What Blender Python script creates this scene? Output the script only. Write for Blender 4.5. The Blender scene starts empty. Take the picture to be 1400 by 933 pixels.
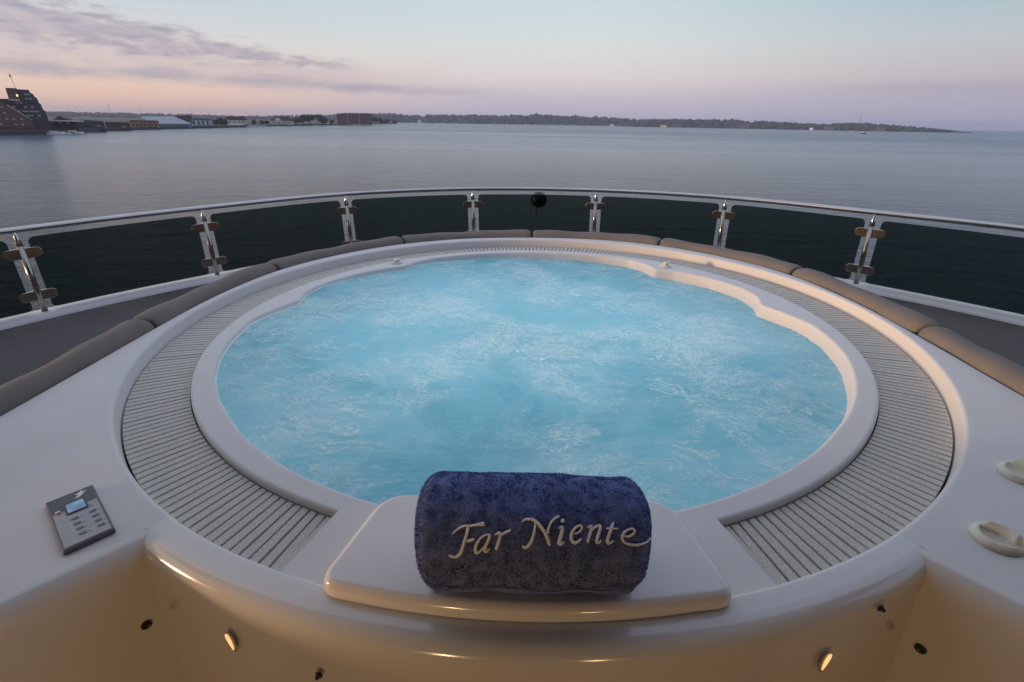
import bpy, bmesh, math, random
import numpy as np
from mathutils import Matrix, Vector, noise as mnoise
random.seed(7); rng = np.random.default_rng(7)
S = bpy.context.scene; COL = S.collection
rad = math.radians

# ---------------------------------------------------------------- camera, world, sun, exposure
HEEL = Matrix.Rotation(rad(0.17), 4, 'X') @ Matrix.Rotation(rad(-1.0), 4, 'Y')   # the yacht lies a little over to port
cam_d = bpy.data.cameras.new('camera'); cam = bpy.data.objects.new('camera', cam_d); COL.objects.link(cam)
CP = Vector((0.00231, -1.98990, 0.76030))
f_ = Vector((-0.03271947, 0.91659973, -0.39846503)); r_ = Vector((0.9993933, 0.0347658, -0.00209126)); u_ = Vector((-0.01193611, 0.3982917, 0.91718114))
cam.matrix_world = HEEL @ Matrix(((r_.x, u_.x, -f_.x, CP.x), (r_.y, u_.y, -f_.y, CP.y), (r_.z, u_.z, -f_.z, CP.z), (0, 0, 0, 1)))
cam_d.sensor_width = 36; cam_d.lens = 17.813; cam_d.clip_start = 0.02; cam_d.clip_end = 60000
S.camera = cam
SUN_AZ, SUN_EL = -107.0, 2.4        # degrees clockwise from +Y
S.view_settings.view_transform = 'Standard'; S.view_settings.look = 'None'
S.view_settings.exposure = 0.0; S.view_settings.gamma = 1
S.view_settings.use_curve_mapping = False

def lin(r, g, b):
    return tuple((c / 255 / 12.92) if c / 255 <= .04045 else ((c / 255 + .055) / 1.055) ** 2.4 for c in (r, g, b)) + (1,)

class NT:
    """tiny helper for node graphs"""
    def __init__(s, tree): s.t = tree; s.n = tree.nodes; s.l = tree.links
    def new(s, kind, **kw):
        n = s.n.new(kind)
        for k, v in kw.items(): setattr(n, k, v)
        return n
    def put(s, sock, v):
        if isinstance(v, bpy.types.NodeSocket): s.l.new(v, sock)
        else: sock.default_value = v
    def m(s, op, a, b=None, c=None, clamp=False):
        n = s.new('ShaderNodeMath', operation=op); n.use_clamp = clamp; s.put(n.inputs[0], a)
        if b is not None: s.put(n.inputs[1], b)
        if c is not None: s.put(n.inputs[2], c)
        return n.outputs[0]
    def smooth(s, x, a, b):
        n = s.new('ShaderNodeMapRange'); n.interpolation_type = 'SMOOTHSTEP'
        s.put(n.inputs[0], x); n.inputs[1].default_value = a; n.inputs[2].default_value = b
        return n.outputs[0]
    def remap(s, x, a, b, c, d):
        n = s.new('ShaderNodeMapRange'); s.put(n.inputs[0], x)
        for i, v in enumerate((a, b, c, d)): n.inputs[i + 1].default_value = v
        return n.outputs[0]
    def mix(s, f, a, b, mode='MIX'):
        n = s.new('ShaderNodeMix', data_type='RGBA', blend_type=mode); s.put(n.inputs[0], f); s.put(n.inputs[6], a); s.put(n.inputs[7], b)
        return n.outputs[2]
    def ramp(s, x, pts):
        n = s.new('ShaderNodeValToRGB'); s.put(n.inputs[0], x); e = n.color_ramp.elements
        while len(e) < len(pts): e.new(0.5)
        for el, (p, c) in zip(e, pts): el.position = p; el.color = c
        return n.outputs[0]
    def noise(s, vec, scale, detail=4, rough=.5, dist=0, out=0):
        n = s.new('ShaderNodeTexNoise'); n.inputs['Scale'].default_value = scale; n.inputs['Detail'].default_value = detail
        n.inputs['Roughness'].default_value = rough; n.inputs['Distortion'].default_value = dist
        if vec is not None: s.put(n.inputs['Vector'], vec)
        return n.outputs[out]
    def comb(s, x, y, z=0.0):
        n = s.new('ShaderNodeCombineXYZ'); s.put(n.inputs[0], x); s.put(n.inputs[1], y); s.put(n.inputs[2], z); return n.outputs[0]
    def sep(s, v):
        n = s.new('ShaderNodeSeparateXYZ'); s.put(n.inputs[0], v); return n.outputs
    def vm(s, op, a, b):
        n = s.new('ShaderNodeVectorMath', operation=op); s.put(n.inputs[0], a); s.put(n.inputs[1], b); return n.outputs[0]

W = bpy.data.worlds.new('World'); S.world = W; W.use_nodes = True
w = NT(W.node_tree); w.n.clear()
tc = w.new('ShaderNodeTexCoord'); nrm = w.new('ShaderNodeVectorMath', operation='NORMALIZE'); w.l.new(tc.outputs['Generated'], nrm.inputs[0])
X, Y, Z = w.sep(nrm.outputs[0])
el = w.m('MULTIPLY', w.m('ARCSINE', Z), 57.29578)
az = w.m('MULTIPLY', w.m('ARCTAN2', X, Y), 57.29578)
elr = w.m('DIVIDE', el, 90.0)
def R_(pts): return [(e / 90.0, lin(*c)) for e, c in pts]
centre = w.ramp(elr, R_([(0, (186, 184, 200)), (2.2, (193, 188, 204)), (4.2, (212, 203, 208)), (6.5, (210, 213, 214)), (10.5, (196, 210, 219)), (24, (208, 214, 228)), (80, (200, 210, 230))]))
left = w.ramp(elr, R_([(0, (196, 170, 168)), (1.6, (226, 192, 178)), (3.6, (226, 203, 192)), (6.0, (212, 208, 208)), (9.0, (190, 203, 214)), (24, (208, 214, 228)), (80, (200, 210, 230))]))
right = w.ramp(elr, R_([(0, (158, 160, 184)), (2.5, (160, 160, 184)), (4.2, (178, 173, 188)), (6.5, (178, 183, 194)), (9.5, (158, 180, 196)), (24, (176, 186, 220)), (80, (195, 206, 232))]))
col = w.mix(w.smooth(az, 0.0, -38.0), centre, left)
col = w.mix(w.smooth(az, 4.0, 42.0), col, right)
# warm after-glow towards the sun's side
glow = w.m('MULTIPLY', w.smooth(w.m('ABSOLUTE', w.m('SUBTRACT', az, SUN_AZ)), 48.0, 5.0), w.smooth(el, 11.0, 1.0))
col = w.mix(w.m('MULTIPLY', glow, 0.85), col, lin(255, 200, 150))
# the sky behind is a shade darker
col = w.mix(w.m('MULTIPLY', w.smooth(w.m('ABSOLUTE', az), 70.0, 170.0), 0.45), col, lin(120, 130, 160))
# clouds: long streaks lit from below
azs = w.m('MULTIPLY', az, 0.16); vec = w.comb(azs, w.m('MULTIPLY', el, 0.75))
n1 = w.noise(vec, 1.6, 8, .58, 0.4); n2 = w.noise(w.comb(w.m('MULTIPLY', az, .30), w.m('MULTIPLY', el, 1.15), 3.0), 1.35, 7, .60, .3)
def band(c0, c1, a0, a1, w0, w1, n, amp, soft):
    """a streak whose centre line runs from elevation c0 at azimuth a0 to c1 at a1"""
    ctr = w.remap(az, a0, a1, c0, c1); wid = w.remap(az, a0, a1, w0, w1)
    d = w.m('ABSOLUTE', w.m('SUBTRACT', el, ctr))
    v = w.m('SUBTRACT', w.m('ADD', wid, w.m('MULTIPLY', w.m('SUBTRACT', n, .5), amp)), d)
    return w.smooth(v, -soft, soft)
b1 = w.m('MULTIPLY', band(6.7, 4.6, -43, -18.5, 1.5, .05, n2, 2.9, .62), w.smooth(az, -15.5, -19.5))
b1b = w.m('MULTIPLY', band(8.2, 6.6, -44, -28, .45, -.45, n2, 3.6, .6), w.smooth(az, -25.0, -33.0))
b2 = w.m('MULTIPLY', band(3.45, 2.7, -44, -8, .42, .30, n1, 1.5, .55), w.smooth(az, 0.0, -14.0))
b3 = w.m('MULTIPLY', band(4.5, 3.6, -40, -10, .9, .8, n1, 2.6, .8), w.smooth(az, -6.0, -22.0))
b4 = w.m('MULTIPLY', band(3.3, 3.0, 20, 50, .1, .5, n1, 1.1, .45), w.smooth(az, 18.0, 36.0))
b5 = w.m('MULTIPLY', band(1.2, 1.0, -12, 50, 1.2, 1.9, n1, 1.6, 1.4), w.smooth(az, -22.0, 2.0))
col = w.mix(w.m('MULTIPLY', b3, .6), col, lin(190, 176, 190))
col = w.mix(w.m('MULTIPLY', b1b, .55), col, lin(178, 166, 180))
ccol = w.ramp(n2, [(.38, lin(186, 170, 184)), (.66, lin(140, 138, 164))])
col = w.mix(w.m('MULTIPLY', b1, .80), col, ccol)
col = w.mix(w.m('MULTIPLY', b2, .85), col, lin(164, 158, 178))
col = w.mix(w.m('MULTIPLY', b4, .45), col, lin(150, 148, 172))
col = w.mix(w.m('MULTIPLY', b5, .35), col, lin(176, 172, 194))
col = w.mix(w.smooth(el, -0.05, -1.5), col, lin(90, 98, 112))
sky = w.new('ShaderNodeTexSky', sky_type='NISHITA'); sky.sun_disc = False
sky.sun_elevation = rad(SUN_EL); sky.sun_rotation = rad(SUN_AZ); sky.air_density = 1.0; sky.dust_density = 1.5
bg1 = w.new('ShaderNodeBackground'); w.l.new(sky.outputs[0], bg1.inputs[0]); bg1.inputs[1].default_value = 0.05
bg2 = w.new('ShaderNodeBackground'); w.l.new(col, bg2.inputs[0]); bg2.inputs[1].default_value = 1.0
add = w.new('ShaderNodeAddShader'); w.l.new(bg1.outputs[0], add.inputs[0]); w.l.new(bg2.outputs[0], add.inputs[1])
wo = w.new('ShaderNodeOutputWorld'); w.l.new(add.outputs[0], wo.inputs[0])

sd = bpy.data.lights.new('sun', 'SUN'); sd.energy = 3.1; sd.angle = rad(5.0); sd.color = (1.0, .64, .36)
sun = bpy.data.objects.new('sun', sd); COL.objects.link(sun)
sv = Vector((math.sin(rad(SUN_AZ)) * math.cos(rad(SUN_EL)), math.cos(rad(SUN_AZ)) * math.cos(rad(SUN_EL)), math.sin(rad(SUN_EL))))
sun.rotation_euler = sv.to_track_quat('Z', 'Y').to_euler()

# ---------------------------------------------------------------- materials
def mat(name):
    m = bpy.data.materials.new(name); m.use_nodes = True; t = NT(m.node_tree)
    b = m.node_tree.nodes['Principled BSDF']
    return m, t, b
def pbr(name, c, rough=.5, metal=0.0, nscale=None, namp=.06, bump=0.0, bscale=60, coat=0.0, spec=None, detail=4):
    m, t, b = mat(name)
    tcn = t.new('ShaderNodeTexCoord').outputs['Object']
    if nscale:
        n = t.noise(tcn, nscale, detail, .6)
        lo = tuple(max(0, x * (1 - namp * 2)) for x in c[:3]) + (1,); hi = tuple(min(1, x * (1 + namp * 2)) for x in c[:3]) + (1,)
        t.l.new(t.ramp(n, [(.3, lo), (.7, hi)]), b.inputs['Base Color'])
        t.l.new(t.remap(n, .3, .7, rough * .85, rough * 1.15), b.inputs['Roughness'])
    else:
        b.inputs['Base Color'].default_value = tuple(c[:3]) + (1,); b.inputs['Roughness'].default_value = rough
    b.inputs['Metallic'].default_value = metal; b.inputs['Coat Weight'].default_value = coat; b.inputs['Coat Roughness'].default_value = .11
    if spec is not None: b.inputs['Specular IOR Level'].default_value = spec
    if bump:
        bn = t.new('ShaderNodeBump'); bn.inputs['Strength'].default_value = bump; bn.inputs['Distance'].default_value = .002
        t.l.new(t.noise(tcn, bscale, 5, .6), bn.inputs['Height']); t.l.new(bn.outputs[0], b.inputs['Normal'])
    return m
gel = pbr('satin_gelcoat', (.70, .675, .665), .5, 0, None, 0, 0, 9, 0, .4)
gelp = pbr('polished_gelcoat', (.70, .67, .65), .16, 0, None, 0, 0, 9, .5)
for g_ in (gel, gelp):        # faint wiped-dry smears: only the gloss varies
    t = NT(g_.node_tree); b = g_.node_tree.nodes['Principled BSDF']; q = b.inputs['Roughness'].default_value
    t.l.new(t.remap(t.noise(t.vm('MULTIPLY', t.new('ShaderNodeTexCoord').outputs['Object'], (2.5, 7, 4)), 1.6, 6, .6, .5), .3, .7, q * .75, q * 1.3), b.inputs['Roughness'])
grate_m = None
def mk_grate():
    m, t, b = mat('non_slip_grating')
    tcn = t.new('ShaderNodeTexCoord').outputs['Object']
    n = t.noise(tcn, 420, 3, .7); n2_ = t.noise(tcn, 2.2, 3, .5)
    c = t.ramp(n, [(.34, (.40, .375, .335, 1)), (.5, (.60, .57, .51, 1)), (.66, (.80, .77, .70, 1))])
    c = t.mix(t.m('MULTIPLY', n2_, .25), c, (.53, .49, .43, 1))
    t.l.new(c, b.inputs['Base Color']); b.inputs['Roughness'].default_value = .7
    bn = t.new('ShaderNodeBump'); bn.inputs['Strength'].default_value = .6; bn.inputs['Distance'].default_value = .001
    t.l.new(n, bn.inputs['Height']); t.l.new(bn.outputs[0], b.inputs['Normal']); return m
grate_m = mk_grate()
channel_m = pbr('channel_dark', (.05, .047, .045), .7, 0, 8, .1)
steel = pbr('polished_steel', (.55, .53, .52), .09, 1.0, 6, .03)
brushed = pbr('brushed_steel', (.50, .41, .33), .13, 1.0, 20, .06)
postm = pbr('post_steel', (.42, .38, .34), .2, 1.0, 6, .03)
black = pbr('black_plastic', (.012, .012, .014), .35, 0, 30, .1)
fabric = pbr('taupe_fabric', (.19, .163, .145), .9, 0, 5, .07, .5, 900)
pad_m = pbr('dark_taupe_fabric', (.115, .103, .10), .95, 0, 3, .08, .5, 700)
knobs = pbr('cream_plastic', (.72, .68, .58), .35, 0, 25, .05, .05, 60, .2)
blackm = pbr('black_painted_ball', (.012, .012, .012), .45, 0, 12, .2)
pole_m = pbr('ochre_pole', (.30, .25, .18), .5, 0, 30, .1)
hull_m = pbr('hull_paint', (.74, .74, .73), .3, 0, 1.0, .02, 0, 1, .3)
house_m = pbr('deckhouse_paint', (.20, .18, .16), .45, 0, 1.5, .04)
teak = pbr('teak_deck', (.22, .14, .08), .7, 0, 12, .12)
screen_edge = pbr('panel_grey', (.085, .09, .11), .4, 0, 60, .06)
panel_face = pbr('panel_face', (.40, .41, .44), .45, 0, 80, .04)
panel_dark = pbr('panel_header', (.055, .06, .08), .4, 0, 60, .06)
red_m = pbr('red_print', (.55, .03, .03), .5, 0, 60, .05)
white_m = pbr('white_print', (.75, .76, .78), .5, 0, 60, .04)
btn_m = pbr('button_grey', (.20, .20, .22), .5, 0, 60, .1)
def mk_lcd():
    m, t, b = mat('lcd'); b.inputs['Base Color'].default_value = (.12, .22, .32, 1); b.inputs['Roughness'].default_value = .15
    tcn = t.new('ShaderNodeTexCoord').outputs['Object']
    c = t.ramp(t.noise(tcn, 40, 2), [(.35, (.15, .30, .55, 1)), (.65, (.30, .55, .70, 1))]); t.l.new(c, b.inputs['Base Color'])
    t.l.new(c, b.inputs['Emission Color']); b.inputs['Emission Strength'].default_value = .12; return m
lcd_m = mk_lcd()
def emis(name, c, s):
    m, t, b = mat(name); b.inputs['Base Color'].default_value = (.8, .7, .5, 1)
    b.inputs['Emission Color'].default_value = c + (1,); b.inputs['Emission Strength'].default_value = s; return m
lamp_m = emis('warm_lamp_lens', (1, .58, .24), 1.0)
uw_m = emis('underwater_lens', (.75, .95, 1), 4)
window_dark = pbr('dark_window', (.02, .022, .03), .1, 0, 5, .1)

def mk_glass():
    m, t, b = mat('tinted_glass'); t.n.remove(b)
    tr = t.new('ShaderNodeBsdfTransparent'); tr.inputs[0].default_value = (.30, .35, .345, 1)
    gl = t.new('ShaderNodeBsdfGlossy'); gl.inputs[0].default_value = (.8, .85, .85, 1); gl.inputs['Roughness'].default_value = .02
    fr = t.new('ShaderNodeFresnel'); fr.inputs[0].default_value = 1.45
    mx = t.new('ShaderNodeMixShader'); t.l.new(t.m('MULTIPLY', fr.outputs[0], .35), mx.inputs[0]); t.l.new(tr.outputs[0], mx.inputs[1]); t.l.new(gl.outputs[0], mx.inputs[2])
    t.l.new(mx.outputs[0], t.n['Material Output'].inputs[0]); return m
glass_m = mk_glass()

def mk_sea():
    m, t, b = mat('sea_water')
    g = t.new('ShaderNodeNewGeometry').outputs['Position']
    px, py, pz = t.sep(g)
    dist = t.m('SQRT', t.m('ADD', t.m('MULTIPLY', px, px), t.m('MULTIPLY', py, py)))
    v = t.comb(t.m('MULTIPLY', px, .55), py, 0.0)
    h1 = t.noise(v, .35, 5, .6, .3); h2 = t.noise(v, 1.6, 4, .6, .2); h3 = t.noise(t.comb(t.m('MULTIPLY', px, .3), py), .045, 3, .5)
    h = t.m('ADD', t.m('ADD', t.m('MULTIPLY', h1, 1.0), t.m('MULTIPLY', h2, .28)), t.m('MULTIPLY', h3, 2.5))
    bn = t.new('ShaderNodeBump'); bn.inputs['Distance'].default_value = 1.7
    t.l.new(t.m('DIVIDE', 60.0, t.m('ADD', dist, 70.0)), bn.inputs['Strength'])
    t.l.new(h, bn.inputs['Height']); t.l.new(bn.outputs[0], b.inputs['Normal'])
    slick = t.noise(t.comb(t.m('MULTIPLY', px, .0018), t.m('MULTIPLY', py, .009)), 1.0, 4, .55, .6)
    t.l.new(t.m('ADD', t.remap(dist, 20, 700, .12, .30), t.remap(slick, .3, .7, -.05, .08)), b.inputs['Roughness'])
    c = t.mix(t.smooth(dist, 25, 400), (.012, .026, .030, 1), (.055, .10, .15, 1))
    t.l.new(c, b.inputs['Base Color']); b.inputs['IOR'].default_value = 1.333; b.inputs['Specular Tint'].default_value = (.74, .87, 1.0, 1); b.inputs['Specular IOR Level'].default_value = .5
    return m
sea_m = mk_sea()

def mk_pool():
    """aerated, lit water: a thin translucent scattering surface with a wet gloss, foam lace on top"""
    m, t, b = mat('bubbling_water')
    tcn = t.new('ShaderNodeTexCoord').outputs['Object']
    wv = t.noise(tcn, 2.2, 4, .55, .3, out=1)
    wp = t.vm('ADD', tcn, t.vm('MULTIPLY', t.vm('SUBTRACT', wv, (.5, .5, .5)), (.62, .42, 0)))
    st = t.vm('MULTIPLY', wp, (.8, 1.35, 1))
    r1 = t.noise(st, 3.0, 6, .62, .5)
    ridge = t.m('SUBTRACT', 1.0, t.m('MULTIPLY', t.m('ABSOLUTE', t.m('SUBTRACT', r1, .5)), 13.0), clamp=True)
    r2 = t.noise(st, 6.5, 6, .6, .6)
    ridge2 = t.m('SUBTRACT', 1.0, t.m('MULTIPLY', t.m('ABSOLUTE', t.m('SUBTRACT', r2, .52)), 8.0), clamp=True)
    region = t.smooth(t.noise(tcn, 2.0, 4, .6), .40, .60)
    vo = t.new('ShaderNodeTexVoronoi', feature='DISTANCE_TO_EDGE'); vo.inputs['Scale'].default_value = 64
    t.l.new(t.vm('ADD', tcn, t.vm('MULTIPLY', t.noise(tcn, 14, 3, .6, .5, out=1), (.16, .16, 0))), vo.inputs['Vector'])
    lace = t.smooth(vo.outputs['Distance'], .16, .02)
    fine = t.noise(tcn, 70, 4, .7)
    fspk = t.smooth(fine, .42, .68)
    patch = t.m('MULTIPLY', t.m('MAXIMUM', ridge, t.m('MULTIPLY', ridge2, .7)), region)
    foam = t.m('MULTIPLY', t.m('MULTIPLY', patch, t.m('ADD', .5, t.m('MULTIPLY', lace, .3))), t.m('ADD', .55, t.m('MULTIPLY', fspk, .9)), clamp=True)
    milky = t.m('MULTIPLY', t.smooth(t.noise(st, 2.0, 5, .6, .4), .45, .75), .20)
    small = t.m('MULTIPLY', t.smooth(t.noise(st, 20, 7, .8, .5), .56, .80), .28)
    lines = t.m('MULTIPLY', t.m('SUBTRACT', 1.0, t.m('MULTIPLY', t.m('ABSOLUTE', t.m('SUBTRACT', t.noise(st, 4.2, 8, .62, 1.1), .5)), 19.0), clamp=True), .75); small = t.m('MAXIMUM', small, t.m('MULTIPLY', lines, t.m('MULTIPLY', t.smooth(t.noise(tcn, 2.4, 4, .6), .40, .58), t.m('ADD', .35, fspk))))
    foam = t.m('MAXIMUM', foam, small)
    deep = t.smooth(t.noise(t.vm('ADD', tcn, (4.1, 2.2, 0)), 1.5, 5, .65, .6), .44, .66)
    base = t.mix(deep, (.27, .61, .74, 1), (.165, .49, .62, 1))
    base = t.mix(milky, base, (.55, .76, .88, 1))
    c = t.mix(foam, base, (.90, .95, .97, 1))
    tr = t.new('ShaderNodeBsdfTranslucent'); t.l.new(c, tr.inputs[0])
    t.l.new(c, b.inputs['Base Color']); t.l.new(t.m('ADD', .14, t.m('MULTIPLY', foam, .5)), b.inputs['Roughness'])
    bn = t.new('ShaderNodeBump'); bn.inputs['Strength'].default_value = .8; bn.inputs['Distance'].default_value = .016
    hgt = t.m('ADD', t.m('ADD', t.noise(st, 11, 6, .62, .4), t.m('MULTIPLY', t.noise(tcn, 42, 4, .6), .35)), t.m('MULTIPLY', foam, .35))
    t.l.new(hgt, bn.inputs['Height']); t.l.new(bn.outputs[0], b.inputs['Normal'])
    mx = t.new('ShaderNodeMixShader'); mx.inputs[0].default_value = .5
    t.l.new(b.outputs[0], mx.inputs[1]); t.l.new(tr.outputs[0], mx.inputs[2]); t.l.new(mx.outputs[0], t.n['Material Output'].inputs[0])
    return m
pool_m = mk_pool()

def mk_towel():
    m, t, b = mat('navy_terry')
    tcn = t.new('ShaderNodeTexCoord').outputs['Object']
    n = t.noise(tcn, 260, 3, .7); n2_ = t.noise(tcn, 30, 4, .6)
    c = t.ramp(n, [(.3, (.085, .12, .29, 1)), (.7, (.22, .28, .56, 1))])
    c = t.mix(t.m('MULTIPLY', n2_, .35), c, (.05, .055, .12, 1))
    t.l.new(c, b.inputs['Base Color']); b.inputs['Roughness'].default_value = 1.0; b.inputs['Specular IOR Level'].default_value = .1
    b.inputs['Sheen Weight'].default_value = .3; b.inputs['Sheen Roughness'].default_value = .5; b.inputs['Sheen Tint'].default_value = (.4, .5, .9, 1)
    bn = t.new('ShaderNodeBump'); bn.inputs['Strength'].default_value = .8; bn.inputs['Distance'].default_value = .002
    t.l.new(n, bn.inputs['Height']); t.l.new(bn.outputs[0], b.inputs['Normal']); return m
towel_m = mk_towel()
thread_m = pbr('cream_thread', (.90, .87, .85), .55, 0, 300, .08, .6, 1500)

# ---------------------------------------------------------------- mesh helpers
def wn(o):
    k = o.modifiers.new('flatten', 'WEIGHTED_NORMAL'); k.weight = 80; k.keep_sharp = True; return o
def obj(name, V, F, m, parent=None, smooth=True, bevel=None, loc=None):
    me = bpy.data.meshes.new(name)
    V = [tuple(float(c) for c in v) for v in V]
    me.from_pydata(V, [], F); me.materials.append(m)
    if smooth: me.polygons.foreach_set('use_smooth', [True] * len(me.polygons))
    bm = bmesh.new(); bm.from_mesh(me); bmesh.ops.recalc_face_normals(bm, faces=bm.faces); bm.to_mesh(me); bm.free()
    me.update(); o = bpy.data.objects.new(name, me); COL.objects.link(o)
    if parent: o.parent = parent
    if loc: o.location = loc
    if bevel:
        bv = o.modifiers.new('edge', 'BEVEL'); bv.width = bevel[0]; bv.segments = bevel[1]; bv.limit_method = 'ANGLE'; bv.angle_limit = rad(50)
    return o
def tag(o, label=None, cat=None, group=None, kind=None):
    if label: o['label'] = label
    if cat: o['category'] = cat
    if group: o['group'] = group
    if kind: o['kind'] = kind
    return o
def thing(name, label, cat, base=(0, 0, 0), rotz=0, group=None, deck=True):
    o = bpy.data.objects.new(name, None); COL.objects.link(o); o.empty_display_size = .1
    M = Matrix.Translation(base) @ Matrix.Rotation(rotz, 4, 'Z')
    o.matrix_world = HEEL @ M if deck else M
    return tag(o, label, cat, group)
class MB:
    def __init__(s): s.V = []; s.F = []
    def add(s, V, F):
        k = len(s.V); s.V += [tuple(v) for v in V]; s.F += [tuple(i + k for i in f) for f in F]; return s
    def box(s, x0, x1, y0, y1, z0, z1, M=None):
        V = [Vector((x, y, z)) for z in (z0, z1) for y in (y0, y1) for x in (x0, x1)]
        if M is not None: V = [M @ v for v in V]
        return s.add(V, [(0, 2, 3, 1), (4, 5, 7, 6), (0, 1, 5, 4), (2, 6, 7, 3), (0, 4, 6, 2), (1, 3, 7, 5)])
    def lathe(s, prof, n=32, M=None, caps=True):
        V = []; F = []
        for i in range(n):
            a = 2 * math.pi * i / n
            for r, z in prof: V.append(Vector((r * math.cos(a), r * math.sin(a), z)))
        k = len(prof)
        for i in range(n):
            for j in range(k - 1): F.append((i * k + j, ((i + 1) % n) * k + j, ((i + 1) % n) * k + j + 1, i * k + j + 1))
        if caps:
            F.append(tuple(i * k for i in range(n))); F.append(tuple(i * k + k - 1 for i in range(n)))
        if M is not None: V = [M @ v for v in V]
        return s.add(V, F)
    def tube(s, pts, r, n=10, caps=True):
        pts = [Vector(p) for p in pts]; V = []; F = []; m = len(pts)
        rr = r if isinstance(r, (list, tuple)) else [r] * m
        up = Vector((0, 0, 1))
        for i, p in enumerate(pts):
            t = (pts[min(i + 1, m - 1)] - pts[max(i - 1, 0)]).normalized()
            a = t.cross(up) if abs(t.z) < .95 else t.cross(Vector((0, 1, 0))); a.normalize(); b = t.cross(a)
            for j in range(n):
                q = 2 * math.pi * j / n; V.append(p + (a * math.cos(q) + b * math.sin(q)) * rr[i])
        for i in range(m - 1):
            for j in range(n): F.append((i * n + j, i * n + (j + 1) % n, (i + 1) * n + (j + 1) % n, (i + 1) * n + j))
        if caps: F.append(tuple(range(n))); F.append(tuple(range((m - 1) * n, m * n)))
        return s.add(V, F)
    def prism(s, poly, z0, z1, M=None):
        n = len(poly); V = [Vector((x, y, z)) for z in (z0, z1) for x, y in poly]
        if M is not None: V = [M @ v for v in V]
        return s.add(V, [tuple(range(n)), tuple(range(n, 2 * n))] + [(i, (i + 1) % n, n + (i + 1) % n, n + i) for i in range(n)])
    def build(s, name, m, parent=None, smooth=False, bevel=None, loc=None): return obj(name, s.V, s.F, m, parent, smooth, bevel, loc)
def grid_faces(nr, nc, closed=False):
    F = []
    for i in range(nr if closed else nr - 1):
        a = i * nc; b = ((i + 1) % nr) * nc
        for j in range(nc - 1): F.append((a + j, b + j, b + j + 1, a + j + 1))
    return F
def P(r, a, z): return (r * math.sin(rad(a)), r * math.cos(rad(a)), z)
def interp(x, xs, ys): return float(np.interp(x, xs, ys))
def crom(pts, n=8):
    """Catmull-Rom through the points"""
    p = [np.array(q, float) for q in pts]; p = [2 * p[0] - p[1]] + p + [2 * p[-1] - p[-2]]; out = []
    for i in range(1, len(p) - 2):
        for k in range(n):
            t = k / n
            out.append(.5 * (2 * p[i] + (p[i + 1] - p[i - 1]) * t + (2 * p[i - 1] - 5 * p[i] + 4 * p[i + 1] - p[i + 2]) * t * t + (3 * p[i] - p[i - 1] - 3 * p[i + 1] + p[i + 2]) * t ** 3))
    out.append(p[-2]); return out

# ================================================================ the yacht
SEA_Z = -11.24
OUTL = [(1.42, -2.1), (1.425, -1.2), (1.43, -.68), (1.442, -.19), (1.432, .175), (1.345, .615), (1.12, .98), (.815, 1.26), (.42, 1.43), (0.0, 1.468)]
path_out = crom([(-x, y) for x, y in OUTL] + [(x, y) for x, y in OUTL[::-1][1:]], 14)      # port stern -> bow -> starboard stern
_p = np.array(path_out); _k = np.hanning(23)[1:-1]; _k /= _k.sum()
for d in (0, 1): _p[10:-10, d] = np.convolve(np.array(path_out)[:, d], _k, 'valid')
path_out = [(float(p[0]), float(p[1])) for p in _p]
o_az = [math.degrees(math.atan2(x, y)) for x, y in path_out]; o_r = [math.hypot(x, y) for x, y in path_out]
NP = (.742, -1.257); ND = (.64, -.768)            # top edge of the stairwell side walls: a point and a direction (starboard)
def r_line(a):
    """distance at which the ray at azimuth a meets the stairwell edge"""
    a = abs(a); dx, dy = math.sin(rad(a)), math.cos(rad(a))
    det = dx * -ND[1] + dy * ND[0]
    t = (NP[0] * -ND[1] + NP[1] * ND[0]) / det if abs(det) > 1e-6 else 99
    return t if t > 0 else 99
def r_deck(a):
    r = interp(a, o_az, o_r) if abs(a) < 146 else 99
    return min(r, r_line(a)) if abs(a) > 141 else r
ZD = .03          # height of the deck round the tub
RW = 1.49         # front wall of the tub surround
ZF = -1.05        # stairwell floor

tub = thing('hot_tub', 'large round white hot tub full of lit bubbling blue water', 'hot tub', (0, 0, ZF))
B = (0, 0, -ZF)
def fil(cx, cz, R, a0, a1, n=5):
    return [(cx + R * math.cos(rad(a0 + (a1 - a0) * i / n)), cz + R * math.sin(rad(a0 + (a1 - a0) * i / n))) for i in range(n + 1)]
# -- surround: the deck between tub and cushions
V = []; azs_ = list(np.arange(-149.4, 149.41, .6))
prof_in = [(1.400, -.075), (1.403, -.02)] + [(1.406, .019)] + fil(1.418, .019, .011, 180, 90, 4)
for a in azs_:
    ro = r_deck(a); pr = list(prof_in)
    fr = max(ro - .006, 1.427)
    pr += [(1.4265, ZD), ((1.4265 + fr) / 2, ZD), (fr, ZD)]
    if abs(a) < 143.5: pr += [(ro - .001, ZD - .003), (ro, ZD - .012), (ro, -.34)]
    else: pr += [(ro, ZD)] * 3
    V += [P(r, a, z) for r, z in pr]
nc = len(prof_in) + 6
wn(obj('surround', V, grid_faces(len(azs_), nc), gel, tub, loc=B))
# -- bulging front wall
V = []; prof = [(1.400, -.075), (1.406, .019)] + fil(1.418, .019, .011, 180, 90, 4) + [(1.4265, ZD), (1.446, ZD), (1.450, ZD - .0003)] + fil(1.452, -.002, .031, 84, 0, 9) + [(RW - .006, -.010), (RW + .004, -.30), (RW + .012, -.70), (RW + .012, ZF)]
aa = list(np.linspace(149.38, 210.62, 104))
for a in aa: V += [P(r, a, z) for r, z in prof]
wn(obj('front_wall', V, grid_faces(len(aa), len(prof)), gelp, tub, loc=B))
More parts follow.
